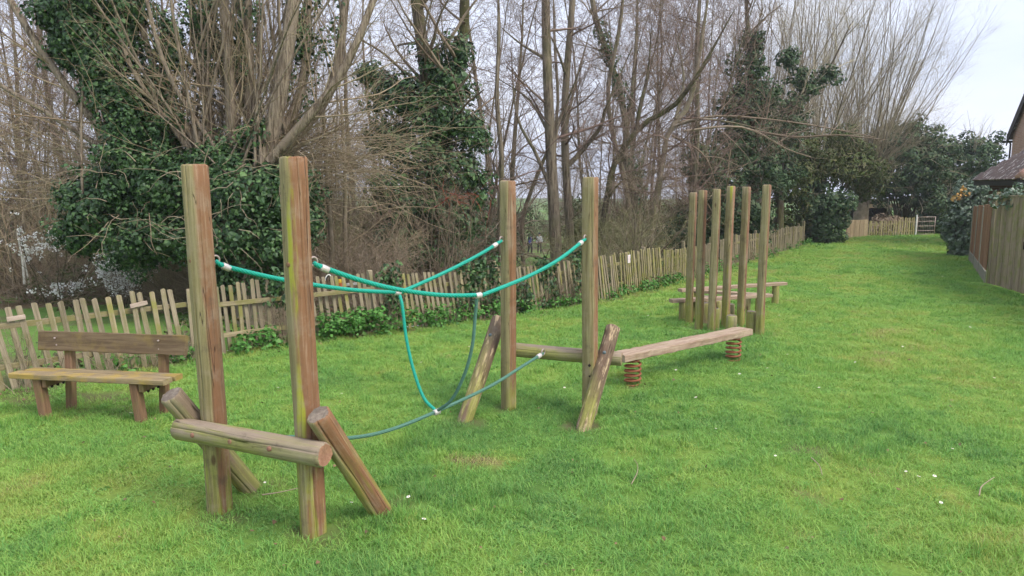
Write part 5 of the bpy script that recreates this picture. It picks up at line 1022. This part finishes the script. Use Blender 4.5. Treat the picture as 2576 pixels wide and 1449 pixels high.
for i in range(215):
    px = rng.uniform(-150, 1900) if i < 120 else rng.uniform(780, 1900); off = rng.uniform(1.2, 16) if i < 140 else rng.uniform(16, 34)
    # a point 'off' metres behind the fence in this direction
    for Y in np.arange(7, 75, .4):
        x = (px - 1288) / FPX * Y
        if fsd(x, Y) > off: break
    if 1300 - 2400 / Y < px < 1430 + 1500 / Y and Y < 58 or (1330 < px < 1400): continue
    if Y < 12.8 and 180 < px < 860: continue
    if px < 380 and Y < 16.5: continue
    k = int(rng.integers(0, 4)); s_ = rng.uniform(.6, 1.1) if off < 7 else rng.uniform(.9, 1.6)
    place_tree(sk[k], x, Y, s_, 'bare_shrub', 'one of the leafless brown shrubs tangled under the trees', 'shrub', ('twig_brown', 'twig_tan', 'twig_olive', 'twig_brown', 'dry')[int(rng.integers(0, 5))], 'bark', 'leafless shrubs of the wood', rng.uniform(0, 6.28))
# evergreen understorey seen through the wood
for i, (px, py, Y, r) in enumerate([(60, 640, 19, 1.1), (-40, 600, 20, 1.4), (180, 620, 22, 1.5), (300, 590, 24, 1.5), (860, 620, 22, 1.2), (940, 600, 26, 1.4), (1215, 610, 25, 1.1), (1480, 560, 34, 1.8), (1560, 590, 30, 1.5), (1700, 600, 26, 1.2), (1660, 570, 33, 1.8), (100, 520, 30, 2.0), (700, 600, 24, 1.6), (1410, 545, 74, 2.6), (1270, 560, 76, 2.4), (1210, 540, 40, 2.0), (1000, 540, 36, 2.0), (500, 560, 30, 2.0), (1180, 600, 21, 1.0), (1530, 600, 22, 1.0), (1460, 610, 24, 1.0), (1600, 590, 40, 2.2), (1740, 570, 36, 2.0), (900, 640, 18, .9), (2290, 560, 42, 1.5), (2215, 545, 47, 1.8), (2330, 575, 41, 1.2), (1150, 560, 46, 2.4), (800, 560, 40, 2.4), (250, 540, 40, 2.4)]):
    bush('understorey_bush', 'one of the dull green bushes filling gaps low in the wood', 200 + i, Y, [(px, py, Y, r, r, r * .8), (px + r * 40, py + 25, Y, r * .7, r * .7, r * .6)], 'olive' if i % 3 else 'ivy_far', 18, .14, NEED, 'twig_brown', 'dull green bushes in the wood', lo=(.3, .6), extra_twigs=6)

# ---- blackthorn in blossom and pale dead stems at the left
rng = np.random.default_rng(81); tr = MB(); tw = MB(); bl = MB(); c = at(180, 720, 14.2); g = float(zg(c[0], 14.2)); N = 26
S = np.array([at(rng.uniform(90, 320), 730, 14.2 + rng.normal(0, .3)) for _ in range(N)]); S[:, 2] = g - .05
P, R = batch(rng, S, np.stack([rng.normal(0, .35, N), rng.normal(0, .25, N), np.ones(N)], -1), rng.uniform(1.2, 2.2, N), rng.uniform(.008, .016, N), 8, .12, .02); tubes(tr, P, R, 5)
P2_, R2_ = spawn(rng, P, R, 9, .2, 1, 50, 15, (.25, .7), .6, 5, .14, .0); tubes(tw, P2_, R2_, 4)
sel = np.concatenate([P2_.reshape(-1, 3), P[:, 3:].reshape(-1, 3)]); sel = sel[vnoise(sel[:, 0], sel[:, 2], 2.6, 8) > .42]; sel = sel[sel[:, 2] > g + .35]; sel = sel.repeat(7, 0) + rng.normal(0, .03, (len(sel) * 7, 3))
leaves(bl, rng, sel, rng.normal(0, 1, (len(sel), 3)) + np.array([0, -.6, .5]), rng.uniform(.022, .042, len(sel)), .0, LEAF * np.array([1.2, 1, 1]))
lf = MB(); lump_leaves(lf, rng, sub_lumps(rng, at(250, 700, 14.6), (1.2, .6, .45), 22, (.12, .26)) + sub_lumps(rng, at(130, 720, 14.8), (.8, .5, .3), 12, (.12, .24)), 55, .055, .4)
veg('blackthorn', 'low blackthorn bush with white blossom behind fence, left of the willow', 'shrub', (c[0], 14.2, g), [('stems', tr, 'bark_dark', True), ('twigs', tw, 'twig_brown', False), ('blossom', bl, 'blossom', False), ('foliage', lf, 'olive', False)])
tr = MB(); q0 = at(62, 715, 15.0); q1 = at(42, 582, 15.0); tubes(tr, poly([q0, q0 * .5 + q1 * .5 + np.array([.03, 0, 0]), q1], 8), taperR(.028, .014, 8), 8); q2 = at(73, 712, 15.1); tubes(tr, poly([q2, at(58, 640, 15.0)], 5), taperR(.02, .012, 5), 8)
o = obj('dead_stem', tr.mesh('dead_stem', True), MT['bark_white']); tag(o, 'bleached white dead stem standing left of the blossom', 'dead stem')
for px, Y, px2, lb in ((835, 13.2, 822, 'thin pale trunk just right of the tall front post'), (870, 14.5, 868, 'thin pale trunk, second right of the tall front post')):
    rngt = np.random.default_rng(px); tr = MB(); tw = MB(); b0 = at(px, 700, Y); g = float(zg(b0[0], Y)); pl = poly([(b0[0], Y, g - .1), at(px - 2, 600, Y), at(px2, 450, Y), at(px2 - 10, 250, Y)], 10); tubes(tr, pl, taperR(.06, .03, 10), 8)
    bare_branches(rngt, tw, pl, taperR(.06, .03, 10), [(10, .2, 1, 55, 15, (.5, 1.6), .35, 7, .12, .0, 4), (6, .2, 1, 45, 15, (.2, .7), .5, 4, .15, .0, 3)]); veg('young_birch', lb, 'tree', (b0[0], Y, g), [('trunk', tr, 'bark_smooth', True), ('crown', tw, 'twig_tan', False)])

# ------------------------------------------------------------------ growth on and along the fence
def fence_ivy(label, seed, s_lo, s_hi, zlo, zhi, n):
    rng = np.random.default_rng(seed); lf = MB(); st = MB(); lum = []
    for _ in range(n):
        s_ = rng.uniform(s_lo, s_hi); p = fpt(s_); t = ftan(s_); k = np.array([-t[1], t[0]]) * rng.uniform(-.10, .05); r = rng.uniform(.05, .12); lum.append((np.array([p[0] + k[0], p[1] + k[1], float(zg(*p)) + rng.uniform(zlo, zhi)]), (r, r, r * 1.2)))
    lump_leaves(lf, rng, lum, 130, .058, .9)
    N = 14; S = []
    for _ in range(N): s_ = rng.uniform(s_lo, s_hi); p = fpt(s_); t = ftan(s_); S.append((p[0] + t[1] * .05, p[1] - t[0] * .05, float(zg(*p))))
    P, R = batch(rng, np.array(S), np.stack([rng.normal(0, .2, N), rng.normal(0, .1, N), np.ones(N)], -1), rng.uniform(.5, 1.0, N), np.full(N, .006), 8, .15, .03); tubes(st, P, R, 4)
    p = fpt((s_lo + s_hi) / 2); return veg('fence_ivy', label, 'ivy', V3(*p), [('leaves', lf, 'ivy', False), ('stems', st, 'dry', False)], 'ivy patches on the picket fence')
def s_at(px):
    """distance along the fence where a sight line at px crosses it"""
    ss_ = np.arange(0, _fl[-1], .05); pp = np.array([fpt(q) for q in ss_]); k = (pp[:, 0] / pp[:, 1]) * FPX / .985 + 1288; return float(np.interp(px, k, ss_))
fence_ivy('ivy clump over the fence top below the ivy-clad centre tree', 91, s_at(945), s_at(1000), .25, 1.0, 34)
fence_ivy('ivy patch on the fence left of the third tall post', 92, s_at(1150), s_at(1200), .25, .98, 36)
fence_ivy('ivy patch on the fence directly beside the third tall post', 93, s_at(1205), s_at(1250), .15, 1.0, 34)
fence_ivy('ivy patch on pickets between the third and fourth posts', 94, s_at(1355), s_at(1395), .05, .95, 36)
fence_ivy('ivy patch on the fence touching the fourth tall post', 95, s_at(1440), s_at(1468), .3, 1.05, 30)
fence_ivy('ivy hanging on fence between the two front posts', 96, s_at(655), s_at(700), .6, 1.05, 22)
fence_ivy('low ivy at the fence foot left of the fourth post', 97, s_at(1290), s_at(1330), .0, .5, 26)
def dry_stems(label, seed, s_lo, s_hi, n, h, w=.25, mat='dry'):
    rng = np.random.default_rng(seed); mb = MB(); S = []
    for _ in range(n): s_ = rng.uniform(s_lo, s_hi); p = fpt(s_); t = ftan(s_); k = rng.uniform(-w, w); S.append((p[0] - t[1] * k, p[1] + t[0] * k, float(zg(*p)) - .02))
    P, R = batch(rng, np.array(S), np.stack([rng.normal(0, .35, n), rng.normal(-.1, .25, n), np.ones(n)], -1), h * rng.uniform(.4, 1.1, n), rng.uniform(.002, .005, n), 7, .16, -.03, .4); tubes(mb, P, R, 3)
    P2, R2 = spawn(rng, P, R, 3, .3, 1, 45, 15, (.1, .3), .7, 3, .15, -.02, .0015); tubes(mb, P2, R2, 3)
    p = fpt((s_lo + s_hi) / 2); o = obj('dead_weeds', mb.mesh('dead_weeds'), MT[mat]); return tag(o, label, 'dead stems')
dry_stems('tangle of pale dead stems filling the gap in the fence', 101, s_at(680), s_at(735), 110, .85, .12)
dry_stems('dead stems and bramble on the fence below the bench backrest', 102, s_at(180), s_at(470), 130, .55)
dry_stems('long dead stems over the leftmost pickets', 103, s_at(-40), s_at(150), 60, .9)
dry_stems('brown twiggy tangle covering pickets left of the fourth post', 104, s_at(1385), s_at(1450), 130, .8, .12, 'twig_brown')
dry_stems('brown twiggy tangle at the fence beyond the upright poles', 105, s_at(1840), s_at(1910), 70, .7, .2, 'dry')
# leafy weeds along the fence foot (nobody could count them)
rng = np.random.default_rng(111); wd = MB(); lum = []
for px0, px1, n, hmax, out in ((60, 300, 10, .18, .35), (380, 480, 18, .26, .30), (555, 660, 36, .26, .42), (760, 1010, 130, .36, .55), (1010, 1250, 70, .28, .38), (1300, 1500, 60, .22, .32), (1500, 1720, 80, .22, .35), (1720, 2020, 90, .26, .5), (2020, 2060, 20, .3, .9)):
    for _ in range(n):
        s_ = rng.uniform(s_at(px0), min(s_at(px1), _fl[-1])); p = fpt(s_); t = ftan(s_); k = -out * rng.random() ** 1.3 + .08; x = p[0] - t[1] * k; y = p[1] + t[0] * k; r = rng.uniform(.06, .14); lum.append((np.array([x, y, float(zg(x, y)) + rng.uniform(.02, hmax)]), (r, r, r * .8)))
lump_leaves(wd, rng, lum, 120, .052, .3, up=.8)
o = obj('weeds', wd.mesh('weeds'), MT['nettle']); tag(o, 'nettles and leafy weeds along the foot of the picket fence', 'weeds', None, 'stuff')
# brambles and low cover just behind the fence
rng = np.random.default_rng(112); wd = MB(); lum = []
for _ in range(520):
    s_ = rng.uniform(1.0, _fl[-1] - 1); p = fpt(s_); t = ftan(s_); k = rng.uniform(.25, 4.5); x = p[0] - t[1] * k; y = p[1] + t[0] * k
    if 1285 < x / y * FPX + 1288 < 1440: continue
    if x < -5.2 and k > .9: continue
    r = rng.uniform(.12, .32); lum.append((np.array([x, y, float(zg(x, y)) + rng.uniform(0, .25)]), (r, r, r * .7)))
lump_leaves(wd, rng, lum, 42, .065, .3, up=.6)
o = obj('bramble_cover', wd.mesh('bramble_cover'), MT['bramble']); tag(o, 'low brambles and ground cover just behind the picket fence', 'brambles', None, 'stuff')

# ------------------------------------------------------------------ two walkers far off on the lower path
def skin_mesh(name, verts, edges, radii, root=0, sub=2):
    me = bpy.data.meshes.new(name); me.from_pydata([tuple(v) for v in verts], edges, []); o = bpy.data.objects.new(name + '_tmp', me); COL.objects.link(o)
    m = o.modifiers.new('s', 'SKIN'); s2 = o.modifiers.new('u', 'SUBSURF'); s2.levels = sub; s2.render_levels = sub
    for i, r in enumerate(radii): me.skin_vertices[0].data[i].radius = (r, r) if not isinstance(r, tuple) else r; me.skin_vertices[0].data[i].use_root = (i == root)
    dg = bpy.context.evaluated_depsgraph_get(); out = bpy.data.meshes.new_from_object(o.evaluated_get(dg)); bpy.data.objects.remove(o); out.name = name
    for p in out.polygons: p.use_smooth = True
    return out
MT['skin'] = plain('skin', (.48, .29, .22), .6, var=.05); MT['navy'] = plain('navy_jacket', (.03, .045, .22), .7, var=.2); MT['grey_top'] = plain('grey_top', (.42, .42, .46), .8, var=.15); MT['black_cloth'] = plain('black_cloth', (.012, .012, .016), .8, var=.2); MT['cap'] = plain('cap_navy', (.018, .02, .04), .7)
def person(label, x, y, H, rz, top, strap, armsw):
    z = float(zg(x, y)); k = H / 1.72; sw = .13
    J = dict(pel=(0, 0, .93), chest=(0, .01, 1.25), neck=(0, .02, 1.45), head0=(0, .0, 1.55), head1=(0, -.01, 1.66), lh=(.09, 0, .88), lk=(.10, -sw, .49), la=(.10, -.06 - sw * .2, .09), lt=(.10, -.20, .035), rh=(-.09, 0, .88), rk=(-.10, sw * .3, .48), ra=(-.10, sw * 1.2, .10), rtt=(-.10, sw * .6, .03),
             ls=(.17, .01, 1.40), le=(.23, .05 + armsw, 1.13), lw=(.21, -.08 + armsw, .92), lf=(.20, -.12 + armsw, .82), rs=(-.17, .01, 1.40), re=(-.23, .06 - armsw, 1.13), rw=(-.21, -.07 - armsw, .92), rf=(-.20, -.10 - armsw, .82))
    names = list(J); ix = {n: i for i, n in enumerate(names)}; v = [np.array(J[n]) * k for n in names]
    E_ = [('pel', 'chest'), ('chest', 'neck'), ('neck', 'head0'), ('head0', 'head1'), ('pel', 'lh'), ('lh', 'lk'), ('lk', 'la'), ('la', 'lt'), ('pel', 'rh'), ('rh', 'rk'), ('rk', 'ra'), ('ra', 'rtt'), ('chest', 'ls'), ('ls', 'le'), ('le', 'lw'), ('lw', 'lf'), ('chest', 'rs'), ('rs', 're'), ('re', 'rw'), ('rw', 'rf')]
    rad = dict(pel=(.15, .11), chest=(.16, .11), neck=.055, head0=.085, head1=.09, lh=.085, lk=.06, la=.045, lt=.04, rh=.085, rk=.06, ra=.045, rtt=.04, ls=.06, le=.045, lw=.034, lf=.03, rs=.06, re=.045, rw=.034, rf=.03)
    t = thing('person', label, 'person', (x, y, z), None, rz)
    def part_(nm, keep, grow, mt):
        kn = [n for n in names if n in keep]; ii = {n: i for i, n in enumerate(kn)}; ed = [(ii[a], ii[b]) for a, b in E_ if a in ii and b in ii]
        rr = [tuple((q + grow) * k for q in (rad[n] if isinstance(rad[n], tuple) else (rad[n], rad[n]))) for n in kn]
        o = bpy.data.objects.new(nm, skin_mesh(nm, [v[ix[n]] for n in kn], ed, rr)); o.data.materials.append(MT[mt]); COL.objects.link(o); o.parent = t; return o
    part_('body', names, 0, 'skin'); part_('jacket', ['pel', 'chest', 'ls', 'le', 'lw', 'rs', 're', 'rw', 'neck'], .022, top); part_('trousers', ['pel', 'lh', 'lk', 'la', 'rh', 'rk', 'ra'], .018, 'black_cloth')
    part_('shoes', ['la', 'lt'], .02, 'black_cloth'); part_('shoes', ['ra', 'rtt'], .02, 'black_cloth')
    cp = MB(); th = np.arange(14) * 2 * math.pi / 14; rows = [np.stack([.108 * r_ * np.cos(th), .118 * r_ * np.sin(th), np.full(14, zz)], -1) for r_, zz in ((1.0, 1.64), (1.0, 1.70), (.85, 1.755), (.45, 1.785))]
    V = np.array(rows).reshape(-1, 3); j = np.arange(3)[:, None] * 14; c = np.arange(14)[None]; c2 = (c + 1) % 14; cp.add(V * k, np.stack([j + c, j + c2, j + 14 + c2, j + 14 + c], -1).reshape(-1, 4), (np.arange(14) + 42)[None]); cp.box((0, -.15 * k, 1.655 * k), (.14, .12, .012), bev=.004)
    for nm, mb, mt in (('cap', cp, 'cap'),):
        o = bpy.data.objects.new(nm, mb.mesh(nm, True)); o.data.materials.append(MT[mt]); COL.objects.link(o); o.parent = t
    fc = MB(); fc.box((0, -.108 * k, 1.58 * k), (.025, .03, .04), bev=.008); fc.box((.035, -.094 * k, 1.605 * k), (.02, .015, .012)); fc.box((-.035, -.094 * k, 1.605 * k), (.02, .015, .012)); fc.box((0, -.094 * k, 1.53 * k), (.05, .012, .01)); fc.box((.098, 0, 1.59 * k), (.02, .04, .06), bev=.006); fc.box((-.098, 0, 1.59 * k), (.02, .04, .06), bev=.006)
    o = bpy.data.objects.new('face', fc.mesh('face')); o.data.materials.append(MT['skin']); COL.objects.link(o); o.parent = t
    if strap:
        sm_ = MB(); tubes(sm_, poly([(.13 * k, -.05 * k, 1.44 * k), (.03 * k, -.15 * k, 1.25 * k), (-.12 * k, -.14 * k, 1.02 * k), (-.18 * k, -.02 * k, .95 * k)], 8), np.full((1, 8), .014), 6); o = bpy.data.objects.new('bag_strap', sm_.mesh('bag_strap', True)); o.data.materials.append(MT['black_cloth']); COL.objects.link(o); o.parent = t
    return t
wx, wy = at(1333, 620, 60.0)[:2]
person('person in a navy jacket and dark cap walking with a companion', wx, wy, 1.76, R_(62), 'navy', False, .06)
wx, wy = at(1357, 620, 60.0)[:2]
person('person in a grey top with a black shoulder strap and black cap', wx, wy, 1.74, R_(12), 'grey_top', True, -.03)

# ------------------------------------------------------------------ grass: thousands of tufts scattered on the lawn
def grass():
    rng = np.random.default_rng(201)
    V, F, var = [], [], []; nv = 0; NVAR = 7
    def tuft(k, n, rad, hlo, hhi, w, lean):
        nonlocal nv
        for _ in range(n):
            r = rad * math.sqrt(rng.random()); a = rng.uniform(0, 6.28); x, y = r * math.cos(a), r * math.sin(a); h = rng.uniform(hlo, hhi); d = rng.uniform(0, 6.28); l = abs(rng.normal(0, lean)) * h + r * .25; ww = w * rng.uniform(.7, 1.2)
            px, py = -math.sin(d) * ww / 2, math.cos(d) * ww / 2; ca = rng.uniform(-.8, .8); lx, ly = math.cos(d + ca) * l, math.sin(d + ca) * l
            V.extend([(x - px, y - py, -.008), (x + px, y + py, -.008), (x + px * .85 + lx * .35, y + py * .85 + ly * .35, h * .55), (x - px * .85 + lx * .35, y - py * .85 + ly * .35, h * .55), (x + lx, y + ly, h * .97)])
            F.append([nv, nv + 1, nv + 2, nv + 3]); F.append([nv + 3, nv + 2, nv + 4]); nv += 5; var.extend([k] * 5)
    for k in range(5): tuft(k, 40, .085, .014, .040 + .006 * k, .0042, .85)
    tuft(5, 30, .06, .035, .085, .0045, .6)           # longer tussock
    tuft(6, 26, .06, .012, .03, .010, 1.0)           # flat rosettes of clover and daisy leaves
    V = np.array(V)
    # sites
    X, Y, SC = [], [], []
    def fill(y0, y1, dens, sc, xk0=-.80, xk1=.86):
        area = (y1 - y0) * (xk1 - xk0) * (y0 + y1) / 2; n = int(area * dens); y = rng.uniform(y0, y1, n); x = rng.uniform(xk0, xk1, n) * y; X.append(x); Y.append(y); SC.append(np.full(n, sc))
    fill(1.6, 3.1, 170, .9, -1.9, 2.2); fill(3.1, 5.2, 290, .85); fill(5.2, 8, 210, .95); fill(8, 12, 130, 1.1); fill(12, 18, 66, 1.35); fill(18, 27, 34, 1.7); fill(27, 39, 18, 2.1)
    for a_, b_ in ((-1.5, -.80), (.86, 1.75)): fill(3.1, 6, 150, .95, a_, b_); fill(6, 10, 100, 1.1, a_, b_); fill(10, 16, 50, 1.4, a_, b_)
    X = np.concatenate(X); Y = np.concatenate(Y); SC = np.concatenate(SC); s = fsd(X, Y)
    # inside the lawn: in front of the picket fence, left of the garden fences
    rx = np.interp(Y, [0, 8.6, 12.9, 16.22, 19.1, 22.3, 25, 38], [6.6, 8.9, 10.15, 11.05, 12.9, 14.7, 17.0, 23.5]); keep = (s < -.02 + .10 * rng.random(len(X))) & (X < rx) & ((Y < 36.2 + (X - 17.2) * .3) | (X < 17))
    so = soil_shade_amount(X, Y); keep &= rng.random(len(X)) > np.maximum(so * 1.1, .55 * np.clip((vnoise(X, Y, 3.3, 51) - .62) * 5, 0, 1))
    X, Y, SC, so, s = X[keep], Y[keep], SC[keep], so[keep], s[keep]; N = len(X)
    pick = rng.integers(0, 5, N); q = vnoise(X, Y, 1.7, 31); pick = np.where((q > .66) & (rng.random(N) < .30), 5, pick); pick = np.where((vnoise(X, Y, 1.3, 33) > .68) & (rng.random(N) < .35), 6, pick)
    near = np.zeros(N, bool)
    for bx, by in [P1[:2], P2[:2], P3[:2], P4[:2], (-1.87, 5.0), (-.87, 4.53), (-.45, 6.38), (.62, 6.17), (1.345, 7.578), (2.815, 8.655), (-4.66, 6.6), (-3.67, 6.67), (-4.6, 7.0)] + [p_[0] for p_ in POLES] + [p_[0] for p_ in ST]: near |= ((X - bx) ** 2 + (Y - by) ** 2 < .19 ** 2)
    pick = np.where(near & (rng.random(N) < .75), 5, pick)
    hs = SC * (.60 + .50 * vnoise(X, Y, 2.3, 41)) * rng.uniform(.8, 1.2, N)
    xy = np.where(SC > 1, SC, 1.0) * rng.uniform(.9, 1.15, N)
    tint = np.clip(tint_at(X, Y) + rng.normal(0, .13, N) - .25 * so + np.where(pick == 5, .12, 0) + np.where(pick == 6, .1, 0), 0, 1)
    Z = lawn_z(X, Y)
    allV = np.vstack([V, np.stack([X, Y, Z], -1)]); me = bpy.data.meshes.new('grass'); me.vertices.add(len(allV)); me.vertices.foreach_set('co', allV.astype(np.float32).ravel())
    loops = np.array([i for f in F for i in f], np.int32); tot = np.array([len(f) for f in F], np.int32); st = np.zeros(len(tot), np.int32); st[1:] = np.cumsum(tot)[:-1]
    me.loops.add(len(loops)); me.loops.foreach_set('vertex_index', loops); me.polygons.add(len(tot)); me.polygons.foreach_set('loop_start', st); me.polygons.foreach_set('loop_total', tot); me.update(calc_edges=True)
    def attr(nm, ty, vals, key='value'):
        a = me.attributes.new(nm, ty, 'POINT'); a.data.foreach_set(key, np.ascontiguousarray(vals).ravel())
    n0 = len(V)
    attr('variant', 'INT', np.concatenate([np.array(var, np.int32), np.full(N, -1, np.int32)])); attr('pick', 'INT', np.concatenate([np.zeros(n0, np.int32), pick.astype(np.int32)]))
    rot = np.zeros((n0 + N, 3), np.float32); rot[n0:, 2] = rng.uniform(0, 6.28, N); rot[n0:, 0] = rng.normal(0, .08, N); attr('rot', 'FLOAT_VECTOR', rot, 'vector')
    sc = np.ones((n0 + N, 3), np.float32); sc[n0:, 0] = xy; sc[n0:, 1] = xy; sc[n0:, 2] = hs; attr('scl', 'FLOAT_VECTOR', sc, 'vector')
    attr('tint', 'FLOAT', np.concatenate([np.zeros(n0), tint]).astype(np.float32))
    me.materials.append(MT['grass']); o = obj('grass', me); tag(o, 'short mown grass blades covering the lawn', 'grass', None, 'stuff')
    ng = bpy.data.node_groups.new('grass_scatter', 'GeometryNodeTree'); ng.interface.new_socket('Geometry', in_out='INPUT', socket_type='NodeSocketGeometry'); ng.interface.new_socket('Geometry', in_out='OUTPUT', socket_type='NodeSocketGeometry')
    nn = ng.nodes; ln = ng.links; gi = nn.new('NodeGroupInput'); go = nn.new('NodeGroupOutput')
    def named(nm, ty): a = nn.new('GeometryNodeInputNamedAttribute'); a.data_type = ty; a.inputs['Name'].default_value = nm; return a.outputs['Attribute']
    def eq(v):
        c = nn.new('FunctionNodeCompare'); c.data_type = 'INT'; c.operation = 'EQUAL'; ln.new(named('variant', 'INT'), c.inputs[2]); c.inputs[3].default_value = v; return c.outputs[0]
    def separate(v):
        sp = nn.new('GeometryNodeSeparateGeometry'); sp.domain = 'POINT'; ln.new(gi.outputs[0], sp.inputs['Geometry']); ln.new(eq(v), sp.inputs['Selection']); return sp.outputs['Selection']
    gti = nn.new('GeometryNodeGeometryToInstance')
    for k in reversed(range(NVAR)): ln.new(separate(k), gti.inputs[0])
    m2p = nn.new('GeometryNodeMeshToPoints'); ln.new(separate(-1), m2p.inputs['Mesh'])
    iop = nn.new('GeometryNodeInstanceOnPoints'); iop.inputs['Pick Instance'].default_value = True
    ln.new(m2p.outputs[0], iop.inputs['Points']); ln.new(gti.outputs[0], iop.inputs['Instance']); ln.new(named('pick', 'INT'), iop.inputs['Instance Index']); ln.new(named('rot', 'FLOAT_VECTOR'), iop.inputs['Rotation']); ln.new(named('scl', 'FLOAT_VECTOR'), iop.inputs['Scale'])
    ln.new(iop.outputs[0], go.inputs[0]); md = o.modifiers.new('scatter', 'NODES'); md.node_group = ng
    print('grass tufts', N)
grass()

# ------------------------------------------------------------------ daisies, fallen twigs, leaves
dm = MB(); th = np.arange(10) * 2 * math.pi / 10; dm.add(np.array([(.013 * math.cos(t) * (1 if i % 2 else .8), .013 * math.sin(t) * (1 if i % 2 else .8), .002) for i, t in enumerate(th)] + [(0, 0, 0)]), np.array([(i, (i + 1) % 10, 10) for i in range(10)])); petal = dm.mesh('petals'); petal.materials.append(MT['blossom'])
hm2 = MB(); hm2.add(np.array([(.0045 * math.cos(t), .0045 * math.sin(t), .003) for t in th[::2]] + [(0, 0, .006)]), np.array([(i, (i + 1) % 5, 5) for i in range(5)])); heart = hm2.mesh('heart'); heart.materials.append(plain('daisy_heart', (.62, .42, .03), .7))
rng = np.random.default_rng(301)
DA = [(885, 1279), (1067, 1322), (1028, 1265), (667, 1228), (1420, 985), (2310, 1213), (2350, 1212), (2278, 1200), (2366, 1280), (2395, 1142), (1737, 822), (1500, 862), (2080, 700), (2120, 612), (2250, 655), (2330, 598), (1960, 628), (2080, 640), (2210, 690), (2310, 745), (2140, 770), (2370, 700), (2460, 730), (2430, 700), (1960, 800), (2000, 760), (1980, 900), (2030, 880), (1860, 950), (1930, 935), (1700, 940), (1750, 1010), (1180, 880), (1300, 905), (860, 1000), (1060, 920), (330, 1050), (700, 985), (1240, 850), (1630, 800), (2270, 880), (2255, 860), (2440, 830), (2150, 920), (2200, 1000), (2060, 985), (1800, 1090), (1950, 1160), (2500, 960), (2100, 560)]
for i, (px, py) in enumerate(DA):
    v = ray(px, py); t = -CAMZ / v[2]
    for _ in range(30): t = (float(lawn_z(v[0] * t, v[1] * t)) - CAMZ) / v[2]
    x, y = v[0] * t, v[1] * t
    if fsd(x, y) > -.1 or y > 34 or y < 3: continue
    d = thing('daisy', 'one of the small white daisies dotted over the lawn', 'daisy', (x, y, float(lawn_z(x, y)) + .045), 'daisies in the lawn', rng.uniform(0, 6.28)); d.rotation_euler[0] = .25; s_ = rng.uniform(.8, 1.35); d.scale = (s_,) * 3
    for nm, me in (('petals', petal), ('heart', heart)): o = bpy.data.objects.new(nm, me); COL.objects.link(o); o.parent = d
lt = MB(); N = 260; y = 3.3 + 17 * rng.random(N) ** 1.5; x = rng.uniform(-.75, .72, N) * y; k = (fsd(x, y) < -.05) & (x < 9.5); x, y = x[k], y[k]
s2 = rng.uniform(1, 22, 500); pp = np.array([fpt(a_) - np.array([-ftan(a_)[1], ftan(a_)[0]]) * rng.uniform(.05, .7) for a_ in s2]); x = np.concatenate([x, pp[:, 0]]); y = np.concatenate([y, pp[:, 1]])
leaves(lt, rng, np.stack([x, y, lawn_z(x, y) + .03], -1), np.tile(UP, (len(x), 1)), rng.uniform(.014, .034, len(x)), .0)
o = obj('leaf_litter', lt.mesh('leaf_litter'), leaf_mat('litter', [(.12, .075, .04), (.20, .13, .07), (.30, .23, .13), (.08, .055, .035)], .8, .2, 3.0)); tag(o, 'dead brown leaves and bits scattered in the grass', 'leaf litter', None, 'stuff')
def ground_pt(px, py, dz=.02):
    v = ray(px, py); t = -CAMZ / v[2]
    for _ in range(30): t = (float(lawn_z(v[0] * t, v[1] * t)) - CAMZ) / v[2]
    return np.array([v[0] * t, v[1] * t, float(lawn_z(v[0] * t, v[1] * t)) + dz])
for pts, r, lb in (([(1588, 1232), (1602, 1205), (1604, 1185), (1595, 1168)], .004, 'thin pale fallen twig lying on the grass in the middle foreground'), ([(2462, 1262), (2467, 1240), (2485, 1225), (2500, 1215)], .005, 'crooked pale fallen twig at the right of the lawn'),
                   ([(965, 1252), (1020, 1246), (1060, 1235), (1090, 1228)], .005, 'fallen twig in the grass between the front posts and brace') if False else ([(660, 1260), (710, 1252), (760, 1240)], .005, 'short fallen twig between the bases of the two front posts'), ([(2040, 1165), (2060, 1185), (2068, 1210)], .005, 'small curved fallen twig on the worn grass')):
    mb = MB(); tubes(mb, poly([ground_pt(*p, .045) for p in pts], 10), taperR(r, r * .5, 10), 6); o = obj('fallen_twig', mb.mesh('fallen_twig', True), MT['dry']); tag(o, lb, 'twig', 'fallen twigs')

# ------------------------------------------------------------------ air: faint haze over the whole place
HAZE = 0.0009
if HAZE:
    hz = obj('haze', MB().box((0, 0, 0), (1.0, 1.0, 1.0)).mesh('haze'), None, None, Matrix.Translation((20, 60, 12)) @ Matrix.Diagonal((700, 700, 40, 1))); tag(hz, 'pale haze in the air over the lawn and wood', 'haze', None, 'stuff')
    m = bpy.data.materials.new('haze'); m.use_nodes = True; m.node_tree.nodes.clear(); v = m.node_tree.nodes.new('ShaderNodeVolumePrincipled'); v.inputs['Color'].default_value = (.88, .92, 1, 1); v.inputs['Density'].default_value = HAZE; v.inputs['Anisotropy'].default_value = .2
    mo = m.node_tree.nodes.new('ShaderNodeOutputMaterial'); m.node_tree.links.new(v.outputs[0], mo.inputs['Volume']); hz.data.materials.append(m)
